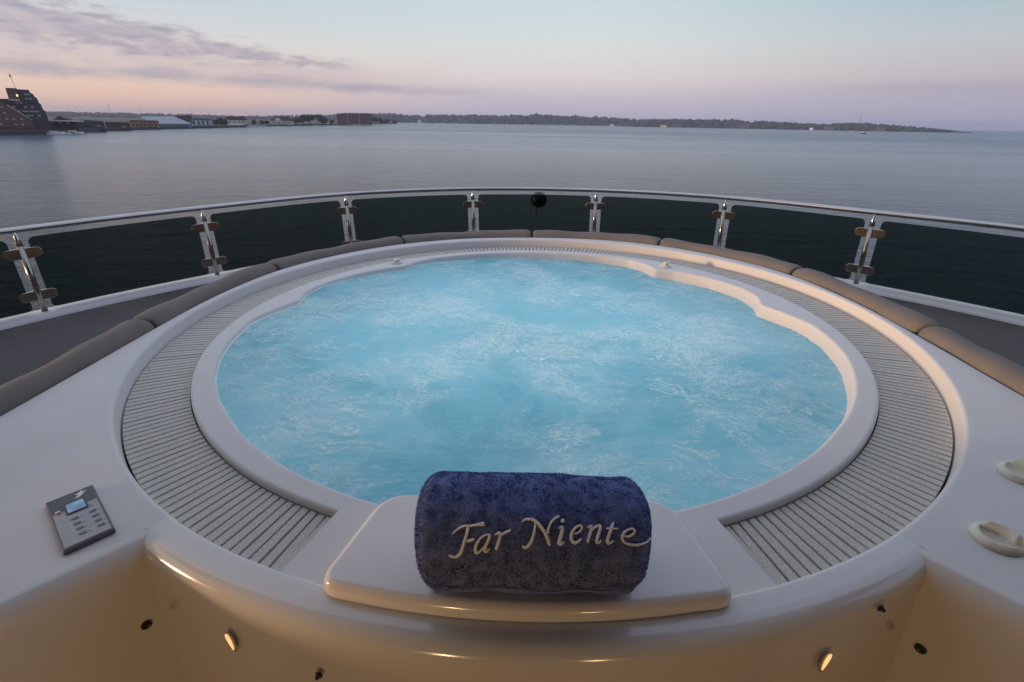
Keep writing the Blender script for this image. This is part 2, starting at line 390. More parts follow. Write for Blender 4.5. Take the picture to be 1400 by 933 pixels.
# -- side walls of the stairwell
for s in (-1, 1):
    V = []; prof = [(-.0, ZD), (.002, ZD)] + [(.002 + .038 * math.sin(rad(q)), ZD - .038 + .038 * math.cos(rad(q))) for q in (12, 24, 36, 48, 60, 72, 90)] + [(.04, ZD - .044), (.046, -.5), (.05, ZF)]
    ts = [-.008, .004, .1, .2, .5, .8, 1.06, 1.062]
    nx, ny = -.768, -.64
    for t in ts:
        for u, z in prof:
            V.append((s * (NP[0] + ND[0] * t + nx * u), NP[1] + ND[1] * t + ny * u, z))
    wn(obj('stairwell_wall', V, grid_faces(len(ts), len(prof)), gelp, tub, loc=B))
# -- raised rim round the water, with scalloped inner lip
LA = [0, 12, 22, 31, 37, 41, 46, 55, 66, 73, 79, 84, 92, 105, 122, 134, 146, 155, 163, 180]
LR = [1.160, 1.165, 1.172, 1.160, 1.118, 1.062, 1.100, 1.130, 1.142, 1.120, 1.060, 1.095, 1.147, 1.163, 1.162, 1.155, 1.160, 1.166, 1.173, 1.176]
_lk = np.exp(-np.linspace(-2, 2, 7) ** 2); _la = np.arange(-200, 200.1, .5)
LL = [1.160, 1.165, 1.165, 1.155, 1.125, 1.088, 1.110, 1.138, 1.146, 1.132, 1.082, 1.108, 1.155, 1.163, 1.160, 1.153, 1.160, 1.166, 1.173, 1.176]
_lr = np.array([interp(abs(a) if abs(a) <= 180 else 360 - abs(a), LA, LR if 0 <= a <= 180 or a < -180 else LL) for a in _la]); _lr = np.convolve(_lr, _lk / _lk.sum(), 'same')
def r_lip(a): return interp(a, _la[6:-6], _lr[6:-6])
BR = 161.25
angs = sorted(set([round(a, 3) for a in np.arange(-180, 180, 1.0)] + [-BR, -BR + .35, BR, BR - .35]))
V = []
for a in angs:
    ro = 1.4245 if abs(a) >= BR else 1.228
    rl = r_lip(a)
    ft = .009
    pr = [(ro, -.075), (ro, -ft)] + fil(ro - ft, -ft, ft, 18, 90, 4) + [(ro - ft - .002, 0)]
    m0 = rl + .012; pr += [((ro - ft + m0) / 2, 0), (m0 + .002, 0), (m0 - .002, -.0002), (rl + .007, -.0010), (rl + .003, -.0030), (rl + .001, -.007), (rl - .001, -.020), (rl - .005, -.045), (rl - .012, -.07), (rl - .03, -.12)]
    V += [P(r, a, z) for r, z in pr]
nc = len(pr)
wn(obj('tub_rim', V, grid_faces(len(angs), nc, True), gel, tub, loc=B))
V = []
for a in angs:
    rl = r_lip(a) - .03
    V += [P(r, a, z) for r, z in [(rl, -.12), (rl - .02, -.30), (rl * .93, -.42), (rl * .74, -.47), (rl * .70, -.52), (rl * .66, -.86), (rl * .55, -.92), (.02, -.94)]]
obj('basin', V, grid_faces(len(angs), 8, True), gel, tub, loc=B)
# -- overflow channel and its slatted grating
V = []; ca = list(np.arange(-BR, BR + .01, 1.0))
for a in ca: V += [P(1.2285, a, -.074), P(1.3995, a, -.074)]
obj('overflow_channel', V, grid_faces(len(ca), 2), channel_m, tub, loc=B)
g = MB(); ns = 300; pitch = 2 * (BR - .12) / ns
for i in range(ns):
    c = -BR + .12 + pitch * (i + .5); h = pitch * .5 * .82
    sk = 0.0
    if abs(c) > 128: sk = (abs(c) - 128) / 33 * 1.0 * (1 if c > 0 else -1)
    j = rng.normal(0, .012)
    r0, r1 = 1.2315, 1.3975; top = -.0185 + rng.normal(0, .0003)
    ring = []
    for (r, off) in ((r0, -sk * .9), (r1, sk * .9 if abs(c + sk) < BR else 0)):
        for (da, z) in ((-h, -.036), (-h, top - .0015), (-h * .88, top), (h * .88, top), (h, top - .0015), (h, -.036)):
            q = max(-BR + .05, min(BR - .05, c + off * .5 + da * (1 if r > 1.3 else 1.0) + j)); ring.append(P(r, q, z))
    g.add(ring, [(0, 1, 2, 3, 4, 5), (11, 10, 9, 8, 7, 6)] + [(k, k + 6, k + 7, k + 1) for k in range(5)] + [(5, 11, 6, 0)])
g.build('overflow_grating', grate_m, tub, loc=B)
# -- raised platform at the front
def rounded(poly, radii, n=6):
    out = []; m = len(poly)
    for i in range(m):
        p = np.array(poly[i], float); R = radii[i]
        if R <= 0: out.append(tuple(p)); continue
        a = np.array(poly[i - 1], float); b = np.array(poly[(i + 1) % m], float)
        ua = (a - p) / np.linalg.norm(a - p); ub = (b - p) / np.linalg.norm(b - p)
        ang = math.acos(max(-1, min(1, float(ua @ ub)))); d = R / math.tan(ang / 2); d = min(d, .45 * np.linalg.norm(a - p), .45 * np.linalg.norm(b - p))
        p0 = p + ua * d; p1 = p + ub * d
        for k in range(n + 1):
            t = k / n; out.append(tuple((1 - t) ** 2 * p0 + 2 * t * (1 - t) * p + t * t * p1))
    return out
front = [(1.430 * math.sin(rad(a)), 1.430 * math.cos(rad(a))) for a in np.arange(169.0, 191.01, .8)]
poly = [(-.268, -1.165), (.268, -1.165), (.358, -1.372)] + [] 
corner = (1.42 * math.sin(rad(165.9)), 1.430 * math.cos(rad(165.9)))
poly = [(-.290, -1.163), (.290, -1.163), (.350, corner[1] - .004)] + front + [(-.350, corner[1] - .002)]
poly = rounded(poly, [.075, .075, .065] + [0] * len(front) + [.065], 10)
pl = MB().prism(poly, -.01, .06); wn(pl.build('platform', gelp, tub, True, bevel=(.016, 5), loc=B))
# -- air control knobs on the rim
for (x, y) in ((-.772, .882), (.775, .845)):
    k = MB(); k.lathe([(.031, 0), (.031, .004), (.026, .008), (.0, .0085)], 28, Matrix.Translation((x, y, .0005)), True)
    esc = k.build('air_knob', knobs, tub, True, loc=B)
    k = MB(); V_ = []
    for i in range(36):
        r = .019 if i % 6 < 3 else .0155; a = 2 * math.pi * i / 36; V_.append((x + r * math.cos(a), y + r * math.sin(a)))
    k.prism(V_, .009, .024); k.build('grip', knobs, esc, False, bevel=(.002, 2))
# -- diverter valves on the starboard deck
for (x, y, ang, big) in ((.893, -1.228, -68, 0), (1.106, -1.03, -95, 1)):
    T = Matrix.Translation((x, y, ZD)) @ Matrix.Rotation(rad(ang), 4, 'Z')
    k = MB().lathe([(.0, .0), (.041, .0), (.0415, .003), (.039, .009), (.034, .0135), (.0295, .0145), (.028, .0130), (.027, .0115), (.0, .0115)], 44, T, False)
    dv = k.build('diverter_valve', knobs, tub, True, loc=B)
    V_ = []; n = 22; prof = [(-1, 0), (-.92, .55), (-.55, .95), (0, 1.05), (.55, .95), (.92, .55), (1, 0)]
    for i in range(n + 1):
        t = i / n; xx = -.030 + (.064 + .012 * big) * t
        wd = .0055 + .010 * t ** 1.4; ht = .017 + .004 * math.sin(t * 3.1)
        yy = .010 * math.sin((t - .15) * 3.3); ht += .004 + .003 * big
        e = min(1, math.sqrt(max(.02, min(t, 1 - t) * 7)))
        for u, v in prof: V_.append(T @ Vector((xx, yy + u * wd * e, .006 + v * ht * e)))
    F_ = grid_faces(n + 1, 7) + [tuple(range(7)), tuple(range(n * 7, n * 7 + 7))]
    obj('handle', V_, F_, knobs, dv, True)
# -- recessed courtesy lights and press studs on the front and side walls
def on_wall(a, z, r=RW + .002): return Matrix.Translation(P(r, a, z)) @ Matrix.Rotation(rad(-a), 4, 'Z') @ Matrix.Rotation(rad(-90), 4, 'X')
for a in (-159.9, 160.1):
    T = on_wall(a, -.078)
    k = MB(); ov = [(.0115 * math.cos(q), .0255 * math.sin(q)) for q in np.linspace(0, 2 * math.pi, 33)[:-1]]
    k.prism(ov, .000, .0015, T); cl = k.build('courtesy_light', pbr('light_recess', (.36, .31, .26), .35) if a < 0 else bpy.data.materials['light_recess'], tub, True, bevel=(.001, 2), loc=B)
    sg = 1 if a > 0 else -1
    tear = [(sg * (.000 + (.0075) * math.sin(q) * (.35 + .65 * (1 - math.cos(q)) / 2)), -.002 + .019 * math.cos(q)) for q in np.linspace(0, 2 * math.pi, 25)[:-1]]
    MB().prism(tear, .0026, .0038, T @ Matrix.Rotation(rad(-12 * sg), 4, 'Z')).build('lens', lamp_m, cl, True)
def stud(T):
    k = MB().lathe([(0, 0), (.0065, 0), (.0065, .002), (.005, .0042), (.0035, .0046), (.003, .009), (.0, .0098)], 20, T, False); k.build('press_stud', black, tub, True, loc=B)
stud(on_wall(-167.0, -.076)); stud(on_wall(156.0, .0, RW - .003))
for s in (-1, 1):
    M = Matrix(((-s * .64, 0, -s * .768, 0), (-s * s * -.768, 0, -.64, 0), (0, 1, 0, 0), (0, 0, 0, 1)))
    c = (s * .803, -1.273, -.147)
    nvec = Vector((-s * .768, -.64, 0)); T = Matrix.Translation(Vector(c) + nvec * -.006) @ nvec.to_track_quat('Z', 'Y').to_matrix().to_4x4()
    # push it onto the wall plane
    wp = Vector((s * NP[0], NP[1], 0)) + nvec * .0425; dd = (wp - Vector(c)).dot(nvec); T = Matrix.Translation(Vector(c) + nvec * dd) @ nvec.to_track_quat('Z', 'Y').to_matrix().to_4x4()
    MB().lathe([(0, 0), (.0095, 0), (.0095, .002), (.006, .003), (.0045, .001), (0, .001)], 22, T, False).build('drain_plug', black, tub, True, loc=B)
# -- underwater lights
for a in (35, 95, 145, 215, 265, 325):
    T = Matrix.Translation(P(r_lip(a if a <= 180 else a - 360) - .062, a, -.27)) @ Matrix.Rotation(rad(-a), 4, 'Z') @ Matrix.Rotation(rad(90), 4, 'X')
    ul = MB().lathe([(.035, 0), (.06, 0), (.06, .008), (.05, .014), (.035, .014)], 28, T, False).build('underwater_light', steel, tub, True, loc=B)
    MB().lathe([(0, .008), (.036, .008)], 24, T, False).build('lens', uw_m, ul, True)
    L = bpy.data.lights.new('underwater_lamp', 'POINT'); L.energy = 2.3; L.color = (.88, .97, 1.0); L.shadow_soft_size = .08
    lo = bpy.data.objects.new('underwater_lamp', L); COL.objects.link(lo); lo.matrix_world = HEEL @ Matrix.Translation(P(.62, a, -.62))

# -- control panel let into the port deck
T = Matrix.Translation((-.891, -1.2315, ZD)) @ Matrix.Rotation(rad(49.6), 4, 'Z')
PW, PL = .080, .194
def pbox(u0, u1, v0, v1, z0, z1, mm, name, parent, bev=None):
    k = MB().box((u0 - .5) * PW, (u1 - .5) * PW, (.5 - v1) * PL, (.5 - v0) * PL, z0, z1, T); return k.build(name, mm, parent, False, bevel=bev, loc=B if parent == tub else None)
cp = pbox(0, 1, 0, 1, 0, .010, screen_edge, 'control_panel', tub, (.003, 3))
pbox(.055, .945, .025, .965, .0102, .0108, panel_face, 'face_plate', cp)
hd = pbox(.056, .944, .026, .315, .0110, .0114, panel_dark, 'header_plate', cp)
pbox(.30, .74, .20, .43, .0116, .0124, black, 'screen_bezel', cp)
pbox(.34, .70, .235, .41, .0126, .0129, lcd_m, 'screen', cp)
for ci, u in enumerate((.41, .77)):
    for ri in range(4):
        v = .53 + ri * .103; uu = u + ri * .012
        pbox(uu - .075, uu + .075, v - .020, v + .020, .0110, .0122, btn_m, 'button', cp, (.0006, 2))
        pbox(uu + .115, uu + .135, v + .012, v + .024, .0110, .0114, btn_m, 'indicator', cp)
k = MB()
star = []
for i in range(10):
    r = .0065 if i % 2 == 0 else .003; q = i * math.pi / 5; star.append(((.165 - .5) * PW + r * math.cos(q), (.5 - .30) * PL + r * math.sin(q)))
k.prism(star, .0115, .0118, T); k.build('star_mark', white_m, cp); k = MB()
sp = [(-.012, -.006), (-.004, .001), (-.010, .004), (-.001, .006), (.004, .010), (.004, .005), (.012, .005), (.005, .001), (.001, -.003), (-.004, -.005)]
k.prism([((.70 - .5) * PW + x, (.5 - .125) * PL + y * 1.6) for x, y in sp], .0115, .0118, T)
k.build('splash_mark', white_m, cp)
k = MB(); k.lathe([(0, .0119), (.0036, .0119), (.0036, .0122), (0, .0122)], 16, T @ Matrix.Translation(((.18 - .5) * PW, (.5 - .325) * PL, 0)), False)
k.build('red_dot', red_m, cp); k = MB()
for i in range(4): k.box((.76 - .5) * PW + i * .0022 - .004, (.76 - .5) * PW + i * .0022 - .0026, (.5 - .36) * PL - i * .0035 - .003, (.5 - .36) * PL - i * .0035 + .001, .0111, .0114, T)
k.build('red_print', red_m, cp)

# ---------------------------------------------------------------- the water in the tub
nr, na = 150, 720
aa = np.arange(na) * 360 / na - 180; rl = np.array([r_lip(a) for a in aa]) - .004
rr = (np.arange(1, nr + 1) / nr) ** .8
Xg = (rr[:, None] * (rl * np.sin(np.radians(aa)))[None, :]); Yg = (rr[:, None] * (rl * np.cos(np.radians(aa)))[None, :])
def vnoise(x, y, sc, seed):
    o = np.zeros_like(x); ph = np.random.default_rng(seed)
    for k in range(26):
        th = ph.uniform(0, 6.283); f = sc * ph.uniform(.6, 1.7); o += np.sin(f * (x * math.cos(th) + y * math.sin(th)) + ph.uniform(0, 6.283) + 1.6 * np.sin(f * .37 * (x * math.sin(th * 2) - y * math.cos(th * 3)) + k))
    return o / 26
Zg = -.036 - Xg * math.tan(rad(1.0)) + Yg * math.tan(rad(.17)) * -1 +  .0085 * vnoise(Xg, Yg, 9, 1) + .0065 * vnoise(Xg, Yg, 26, 2) + .0045 * vnoise(Xg, Yg, 62, 3) * (1 + vnoise(Xg, Yg, 4, 9))
for (jx, jy, jr, ja) in ((-.35, -.05, .26, .012), (.28, -.15, .30, .008), (-.75, -.05, .2, .009), (.35, .55, .3, .009), (-.3, .75, .3, .010), (.8, -.35, .2, .006)):
    gg = np.exp(-((Xg - jx) ** 2 + (Yg - jy) ** 2) / jr ** 2); Zg += gg * (ja * .5 + ja * .6 * vnoise(Xg, Yg, 75, 5))
V = np.stack([Xg, Yg, Zg], -1).reshape(-1, 3).tolist()
F = [(i * na + j, i * na + (j + 1) % na, (i + 1) * na + (j + 1) % na, (i + 1) * na + j) for i in range(nr - 1) for j in range(na)]
F.append(tuple(range(na))[::-1])
pw = obj('pool_water', V, F, pool_m, None); pw.matrix_world = HEEL; pw['kind'] = 'structure'

# ---------------------------------------------------------------- bolster cushions round the deck
seg = np.array(path_out); dl = np.hypot(*np.diff(seg, axis=0).T); sl = np.concatenate([[0], np.cumsum(dl)])
def at_path(pp, ss, s):
    x = np.interp(s, ss, pp[:, 0]); y = np.interp(s, ss, pp[:, 1]); e = .01
    tx = np.interp(s + e, ss, pp[:, 0]) - np.interp(s - e, ss, pp[:, 0]); ty = np.interp(s + e, ss, pp[:, 1]) - np.interp(s - e, ss, pp[:, 1]); q = math.hypot(tx, ty) or 1
    return x, y, tx / q, ty / q
s_of = lambda a: float(np.interp(a, o_az, sl))
joints = [s_of(-140.5), s_of(-98.1), s_of(-65.2), s_of(-32.7), s_of(.6), s_of(33.2), s_of(65.9), s_of(97.3), s_of(140.5)]
where = ['long taupe bolster cushion nearest the camera on the left side', 'second taupe bolster cushion from the camera on the left side', 'third taupe bolster cushion from the camera on the left side',
         'taupe bolster cushion at the back, just left of the middle gap', 'taupe bolster cushion at the back, just right of the middle gap', 'third taupe bolster cushion from the camera on the right side',
         'second taupe bolster cushion from the camera on the right side', 'long taupe bolster cushion nearest the camera on the right side']
for i in range(8):
    s0, s1 = joints[i] + .008, joints[i + 1] - .008; sm = (s0 + s1) / 2
    bx, by, _, _ = at_path(seg, sl, sm); base = Vector((bx, by, -.305))
    n = 40; V = []; nsec = 20; rs = np.random.default_rng(i)
    ph1, ph2 = rs.uniform(0, 6, 2)
    for k in range(n + 1):
        if k < 7: s = s0 + .04 * (k / 7) ** 1.6
        elif k > n - 7: s = s1 - .04 * ((n - k) / 7) ** 1.6
        else: s = s0 + .04 + (s1 - s0 - .08) * (k - 7) / (n - 14)
        e = min(s - s0, s1 - s, .035) / .035; sc = .82 + .18 * math.sqrt(max(0, 1 - (1 - e) ** 2))
        x, y, tx, ty = at_path(seg, sl, s); nx, ny = -ty, tx      # outward (path runs clockwise seen from above)
        wob = .003 * math.sin(s * 9 + ph1) + .002 * math.sin(s * 23 + ph2)
        for q in range(nsec):
            th = 2 * math.pi * q / nsec; cx, cz = math.cos(th), math.sin(th)
            ux = math.copysign(abs(cx) ** .72, cx) * (.061 + wob); uz = math.copysign(abs(cz) ** .78, cz)
            if uz > 0: zz = uz * (.060 + wob)
            else: zz = uz * .30
            ctr = .064; u = ctr + ux * sc
            if zz > 0: zz *= sc
            if zz < 0: u = ctr + ux * sc * (1 - .0 * zz)
            V.append(Vector((x + nx * u, y + ny * u, .004 + zz)) - base)
    F = [(k * nsec + q, k * nsec + (q + 1) % nsec, (k + 1) * nsec + (q + 1) % nsec, (k + 1) * nsec + q) for k in range(n) for q in range(nsec)]
    F += [tuple(range(nsec)), tuple(range(n * nsec, (n + 1) * nsec))]
    c = obj('bolster_cushion', V, F, fabric, None); c.matrix_world = HEEL @ Matrix.Translation(base)
    sp_pts = []
    for k in range(4, n - 3):
        q0 = Vector(V[k * nsec + 9]); q1 = Vector(V[k * nsec + 10]); sp_pts.append(q0.lerp(q1, .55))
    sm_ = MB().tube(sp_pts, .0022, 6).build('piping', fabric, c, True)
    tag(c, where[i], 'cushion', 'bolster cushions round the hot tub')

# ---------------------------------------------------------------- coaming, hull, sun pad
POSTS = [(-3.86, -1.25), (-3.45, -.18), (-2.938, .805), (-2.341, 1.613), (-1.566, 2.377), (-.521, 2.748), (.588, 2.662), (1.564, 2.214), (2.303, 1.525), (2.985, .715), (3.47, -.25), (3.84, -1.3)]
rp = np.array(crom(POSTS, 16)); k5 = np.array([1, 4, 7, 9, 7, 4, 1.]) / 33
sm = rp.copy()
for d in (0, 1): sm[3:-3, d] = np.convolve(rp[:, d], k5, 'valid')
rp = sm; rs_ = np.concatenate([[0], np.cumsum(np.hypot(*np.diff(rp, axis=0).T))])
post_s = [float(rs_[np.argmin(np.hypot(rp[:, 0] - p[0], rp[:, 1] - p[1]))]) for p in POSTS]
def zc(x, y):
    a = abs(math.degrees(math.atan2(x, y))); t = max(0, min(1, (a - 8) / 48)); return -.255 - .035 * t * t * (3 - 2 * t)
yacht = thing('yacht', 'white motor yacht with a curved coaming round its foredeck', 'yacht', (0, 0, SEA_Z + .0))
YB = (0, 0, -SEA_Z)
V = []; N = 150; so = np.linspace(0, rs_[-1], N)
for s in so:
    x, y, tx, ty = at_path(rp, rs_, s); nx, ny = ty, -tx      # inward
    z = zc(x, y)
    for u, dz in [(-.075, -1.2), (-.07, -.03), (-.066, -.012), (-.055, -.002), (-.045, 0), (.085, 0), (.098, -.003), (.108, -.012), (.114, -.03), (.135, -.19)]:
        V.append((x + nx * u, y + ny * u, z + dz))
obj('coaming', V, grid_faces(N, 10), gel, yacht, loc=YB)
V = []
for s in so:
    x, y, tx, ty = at_path(rp, rs_, s); nx, ny = ty, -tx; z = zc(x, y)
    for u, zz in [(-.0749, z - 1.15), (-.09, z - 2.0), (-.35, -3.0), (-.42, -5.0), (-.1, -8.0), (.3, SEA_Z - .6)]: V.append((x + nx * u, y + ny * u, zz))
for sgn, row in ((-1, 0), (1, N - 1)): pass
obj('hull', V, grid_faces(N, 6), hull_m, yacht, loc=YB)
for s_ in (-1, 1):
    MB().box(min(s_ * 3.88, s_ * 3.98), max(s_ * 3.88, s_ * 3.98), -9.0, -1.28, SEA_Z - .6, -.30).build('topsides', hull_m, yacht, False, loc=YB)
# walkway floor, stairwell floor, unseen deckhouse with added shading roof and side walls
MB().box(-3.87, 3.87, -6.0, -1.33, ZF - .05, ZF - .002).build('deck_floor', teak, yacht, loc=YB)
MB().box(-1.6, 1.6, -1.328, -1.1, ZF - .05, ZF - .002).build('stairwell_floor', gel, yacht, loc=YB)
dh = MB(); dh.box(-3.2, 3.2, -4.5, -4.3, ZF, 1.85); dh.build('deckhouse_wall', house_m, yacht, loc=YB)
rf = MB().box(-3.4, 3.4, -4.6, -1.0, 1.852, 2.00).build('shade_roof', house_m, yacht, False, bevel=(.03, 3), loc=YB)  # unseen, added overhead to keep sky light off the front deck
for x0 in (-2.9, -1.35, .2, 1.75): MB().box(x0, x0 + 1.15, -4.298, -4.285, .2, 1.6).build('window', window_dark, yacht, loc=YB)
for s_ in (-1, 1): MB().box(min(s_ * 3.0, s_ * 3.2), max(s_ * 3.0, s_ * 3.2), -4.298, -2.3, ZF, 1.85).build('sun_block_wall', house_m, yacht, False, bevel=(.02, 2), loc=YB)  # unseen side walls, added to block sky and low sun
pad = MB(); V = []; pa = list(np.arange(-117, 117.1, 1.5))
def r_coam(a):
    A_ = np.degrees(np.arctan2(rp[:, 0], rp[:, 1])); return interp(a, A_, np.hypot(rp[:, 0], rp[:, 1])) - .105
for a in pa:
    r0 = interp(a, o_az, o_r) + .01; r1 = max(r_coam(a), r0 + .3)
    V += [P(r0, a, -.46), P(r0, a, -.305), P(r1 - .05, a, -.305), P(r1 - .02, a, -.312), P(r1 - .012, a, -.335), P(r1 - .012, a, -.46)]
base = Vector((0, 0, -.46)); V = [tuple(Vector(v) - base) for v in V]
sp_ = obj('sun_pad', V, grid_faces(len(pa), 6), pad_m); sp_.matrix_world = HEEL @ Matrix.Translation(base)
tag(sp_, 'flat dark taupe sun pad between the bolster cushions and the rail', 'sun pad')

# ---------------------------------------------------------------- the guard rail
rail = thing('guard_rail', 'polished steel guard rail with tinted glass panels round the foredeck', 'railing', (0, 2.7, -.175))
RB = (0, -2.7, .175)
ZR = .196
MB().tube([(float(np.interp(s, rs_, rp[:, 0])), float(np.interp(s, rs_, rp[:, 1])), ZR) for s in np.linspace(0, rs_[-1], 240)], .0165, 14).build('handrail', steel, rail, True, loc=RB)
for i, s in enumerate(post_s[1:-1]):
    x, y, tx, ty = at_path(rp, rs_, s); nx, ny = ty, -tx; z = zc(x, y)
    x += nx * .014; y += ny * .014
    post = MB().tube([(x, y, z - .005), (x, y, .105)], .0165, 14).build('post', postm, rail, True, loc=RB)
    MB().tube([(x, y, .104), (x, y, .112), (x, y, .165), (x, y, ZR - .012)], [.0165, .0185, .010, .0055], 14).build('pin', steel, post, True)
    T = Matrix(((tx, 0, nx, x - nx * .003), (ty, 0, ny, y - ny * .003), (0, 1, 0, 0), (0, 0, 0, 1)))
    for zz in (.062, z + (.10 if abs(x) > 2 else .05)):
        st = [(.062 + .030 * math.cos(q), .030 * math.sin(q)) for q in np.linspace(-math.pi / 2, math.pi / 2, 11)] + [(-.062 + .030 * math.cos(q), .030 * math.sin(q)) for q in np.linspace(math.pi / 2, 3 * math.pi / 2, 11)]
        MB().prism(st, -.005, .006, T @ Matrix.Translation((0, zz, 0))).build('clamp', brushed, post, False, bevel=(.003, 2))
for i in range(len(post_s) - 1):
    a, b = post_s[i] + .048, post_s[i + 1] - .048
    cols = sorted(set(list(np.linspace(a, b, 22)) + [a + .03 * (1 - math.cos(q)) for q in np.linspace(0, math.pi / 2, 6)] + [b - .03 * (1 - math.cos(q)) for q in np.linspace(0, math.pi / 2, 6)]))
    V = []
    for s in cols:
        x, y, tx, ty = at_path(rp, rs_, s); nx, ny = ty, -tx; z = zc(x, y) + .012; d = min(s - a, b - s)
        dr = .03 - math.sqrt(max(0, .03 ** 2 - max(0, .03 - d) ** 2)) if d < .03 else 0
        for u in (-.005, .005):
            for zz in (z + dr * .6, .148 - dr): V.append((x + nx * u, y + ny * u, zz))
    F = []
    for c in range(len(cols) - 1):
        p, q = c * 4, c * 4 + 4; F += [(p, q, q + 1, p + 1), (p + 2, p + 3, q + 3, q + 2), (p + 1, q + 1, q + 3, p + 3), (p, p + 2, q + 2, q)]
    e = (len(cols) - 1) * 4; F += [(0, 1, 3, 2), (e, e + 2, e + 3, e + 1)]
    obj('glass_panel', V, F, glass_m, rail, False, loc=RB)

# ---------------------------------------------------------------- ball on its staff beyond the rail
ball = thing('signal_ball', 'black ball on a thin ochre staff just beyond the middle of the rail', 'signal ball', (.078, 3.3, -1.5))
bb = (-.078, -3.3, 1.5)
MB().lathe([(0.0, -.078)] + [(.083 * math.cos(rad(q)), .083 * math.sin(rad(q)) * .95) for q in range(-70, 71, 10)] + [(0, .078)], 28, Matrix.Translation((.090, 3.3, .028)), False).build('ball', blackm, ball, True, loc=bb)
MB().tube([(.056, 3.32, -1.5), (.060, 3.32, .02)], .011, 10).build('staff', pole_m, ball, True, loc=bb)
MB().box(-.3, .4, 3.0, 3.6, -1.62, -1.5).build('mast_step', hull_m, yacht, loc=YB)

# ---------------------------------------------------------------- rolled towel
TX0, TX1, TY, TZ, TR = -.160, .182, -1.352, .060, .0885
tw = thing('rolled_towel', 'navy blue rolled terry towel embroidered in cream, on the platform', 'towel', (0.01, TY, TZ))
tb = (-.01, -TY, -TZ)
def towel_pt(x, th, lift=0.0):
    """th: angle from facing the camera, upwards"""
    t = (x - TX0) / (TX1 - TX0); e = min(t, 1 - t) * (TX1 - TX0)
    R = TR * (1 - .22 * max(0, 1 - e / .022) ** 2.4) * (1 + .014 * math.sin(x * 21 + 1) + .010 * math.sin(2 * th + x * 9))
    R += lift + .0045 * mnoise.noise(Vector((x * 11, math.cos(th) * 1.6, math.sin(th) * 1.6 + 4))) + .0022 * mnoise.noise(Vector((x * 34, math.cos(th) * 4, math.sin(th) * 4))) - .010 * (t - .5) * max(0, math.sin(th))
    cy, cz = TY + .004 * math.sin(x * 8), TZ + TR - .002
    y = cy - R * math.cos(th) * 1.0; z = cz + R * math.sin(th)
    if z < TZ + .002 - 0: z = TZ + .002 + (z - TZ - .002) * .08
    sx = x + .010 * math.sin(th * 1.0 + .4) * (1 if t > .5 else -.6) * max(0, 1 - e / .06)
    return Vector((sx, y, z))
nx_, nt_ = 110, 150; V = []
xs_ = [TX0 + .0 + (TX1 - TX0) * (.5 - .5 * math.cos(math.pi * i / nx_) if False else i / nx_) for i in range(nx_ + 1)]
for x in xs_:
    for j in range(nt_):
        th = 2 * math.pi * j / nt_; p = towel_pt(x, th)
        nz = mnoise.noise(Vector((x * 60, math.cos(th) * 5, math.sin(th) * 5))) * .0016
        V.append(towel_pt(x, th, nz))
F = grid_faces(nx_ + 1, nt_) + [(i * nt_ + nt_ - 1, (i + 1) * nt_ + nt_ - 1, (i + 1) * nt_, i * nt_) for i in range(nx_)]
# rolled ends: spiral grooves
for xe, sgn in ((0, -1), (nx_, 1)):
    k0 = len(V); cpt = Vector((xs_[xe], TY, TZ + TR)); ringn = 26; prev = [xe * nt_ + j for j in range(nt_)]
    for q in range(1, ringn):
        f = 1 - q / ringn; cur = []
        for j in range(nt_):
            th = 2 * math.pi * j / nt_; p = towel_pt(xs_[xe], th); v = cpt.lerp(p, f)
            g = .5 + .5 * math.cos((f * 7 * 2 * math.pi) + th); v.x += sgn * (.006 * (1 - f * f) + .004 * (g - .5)); cur.append(len(V)); V.append(v)
        for j in range(nt_): F.append((prev[j], prev[(j + 1) % nt_], cur[(j + 1) % nt_], cur[j]))
        prev = cur
    F.append(tuple(prev))
obj('towel_roll', V, F, towel_m, tw, True, loc=tb)
# terry loops
n = 60000; Vt = np.zeros((n * 3, 3)); pyr = random.Random(3)
for i in range(n):
    x = pyr.uniform(TX0 + .001, TX1 - .001); th = pyr.uniform(-1.5, 3.6); p = towel_pt(x, th, -.0006)
    nn = Vector((pyr.gauss(0, .35), -math.cos(th) + pyr.gauss(0, .4), math.sin(th) + pyr.gauss(0, .4))).normalized()
    e = min(x - TX0, TX1 - x)
    if e < .012: nn.x += (1 if x > 0 else -1) * .8
    s = Vector((pyr.gauss(0, 1), pyr.gauss(0, 1), pyr.gauss(0, 1))).normalized() * .0009
    Vt[i * 3] = p + s; Vt[i * 3 + 1] = p - s; Vt[i * 3 + 2] = p + nn * pyr.uniform(.0016, .0034)
me = bpy.data.meshes.new('terry_pile'); me.vertices.add(n * 3); me.vertices.foreach_set('co', Vt.ravel()); me.loops.add(n * 3); me.loops.foreach_set('vertex_index', np.arange(n * 3)); me.polygons.add(n)
me.polygons.foreach_set('loop_start', np.arange(n) * 3); me.polygons.foreach_set('loop_total', np.full(n, 3)); me.update(); me.validate(); me.materials.append(towel_m)
tp = bpy.data.objects.new('terry_pile', me); COL.objects.link(tp); tp.parent = tw; tp.location = tb; tp['kind'] = 'stuff'
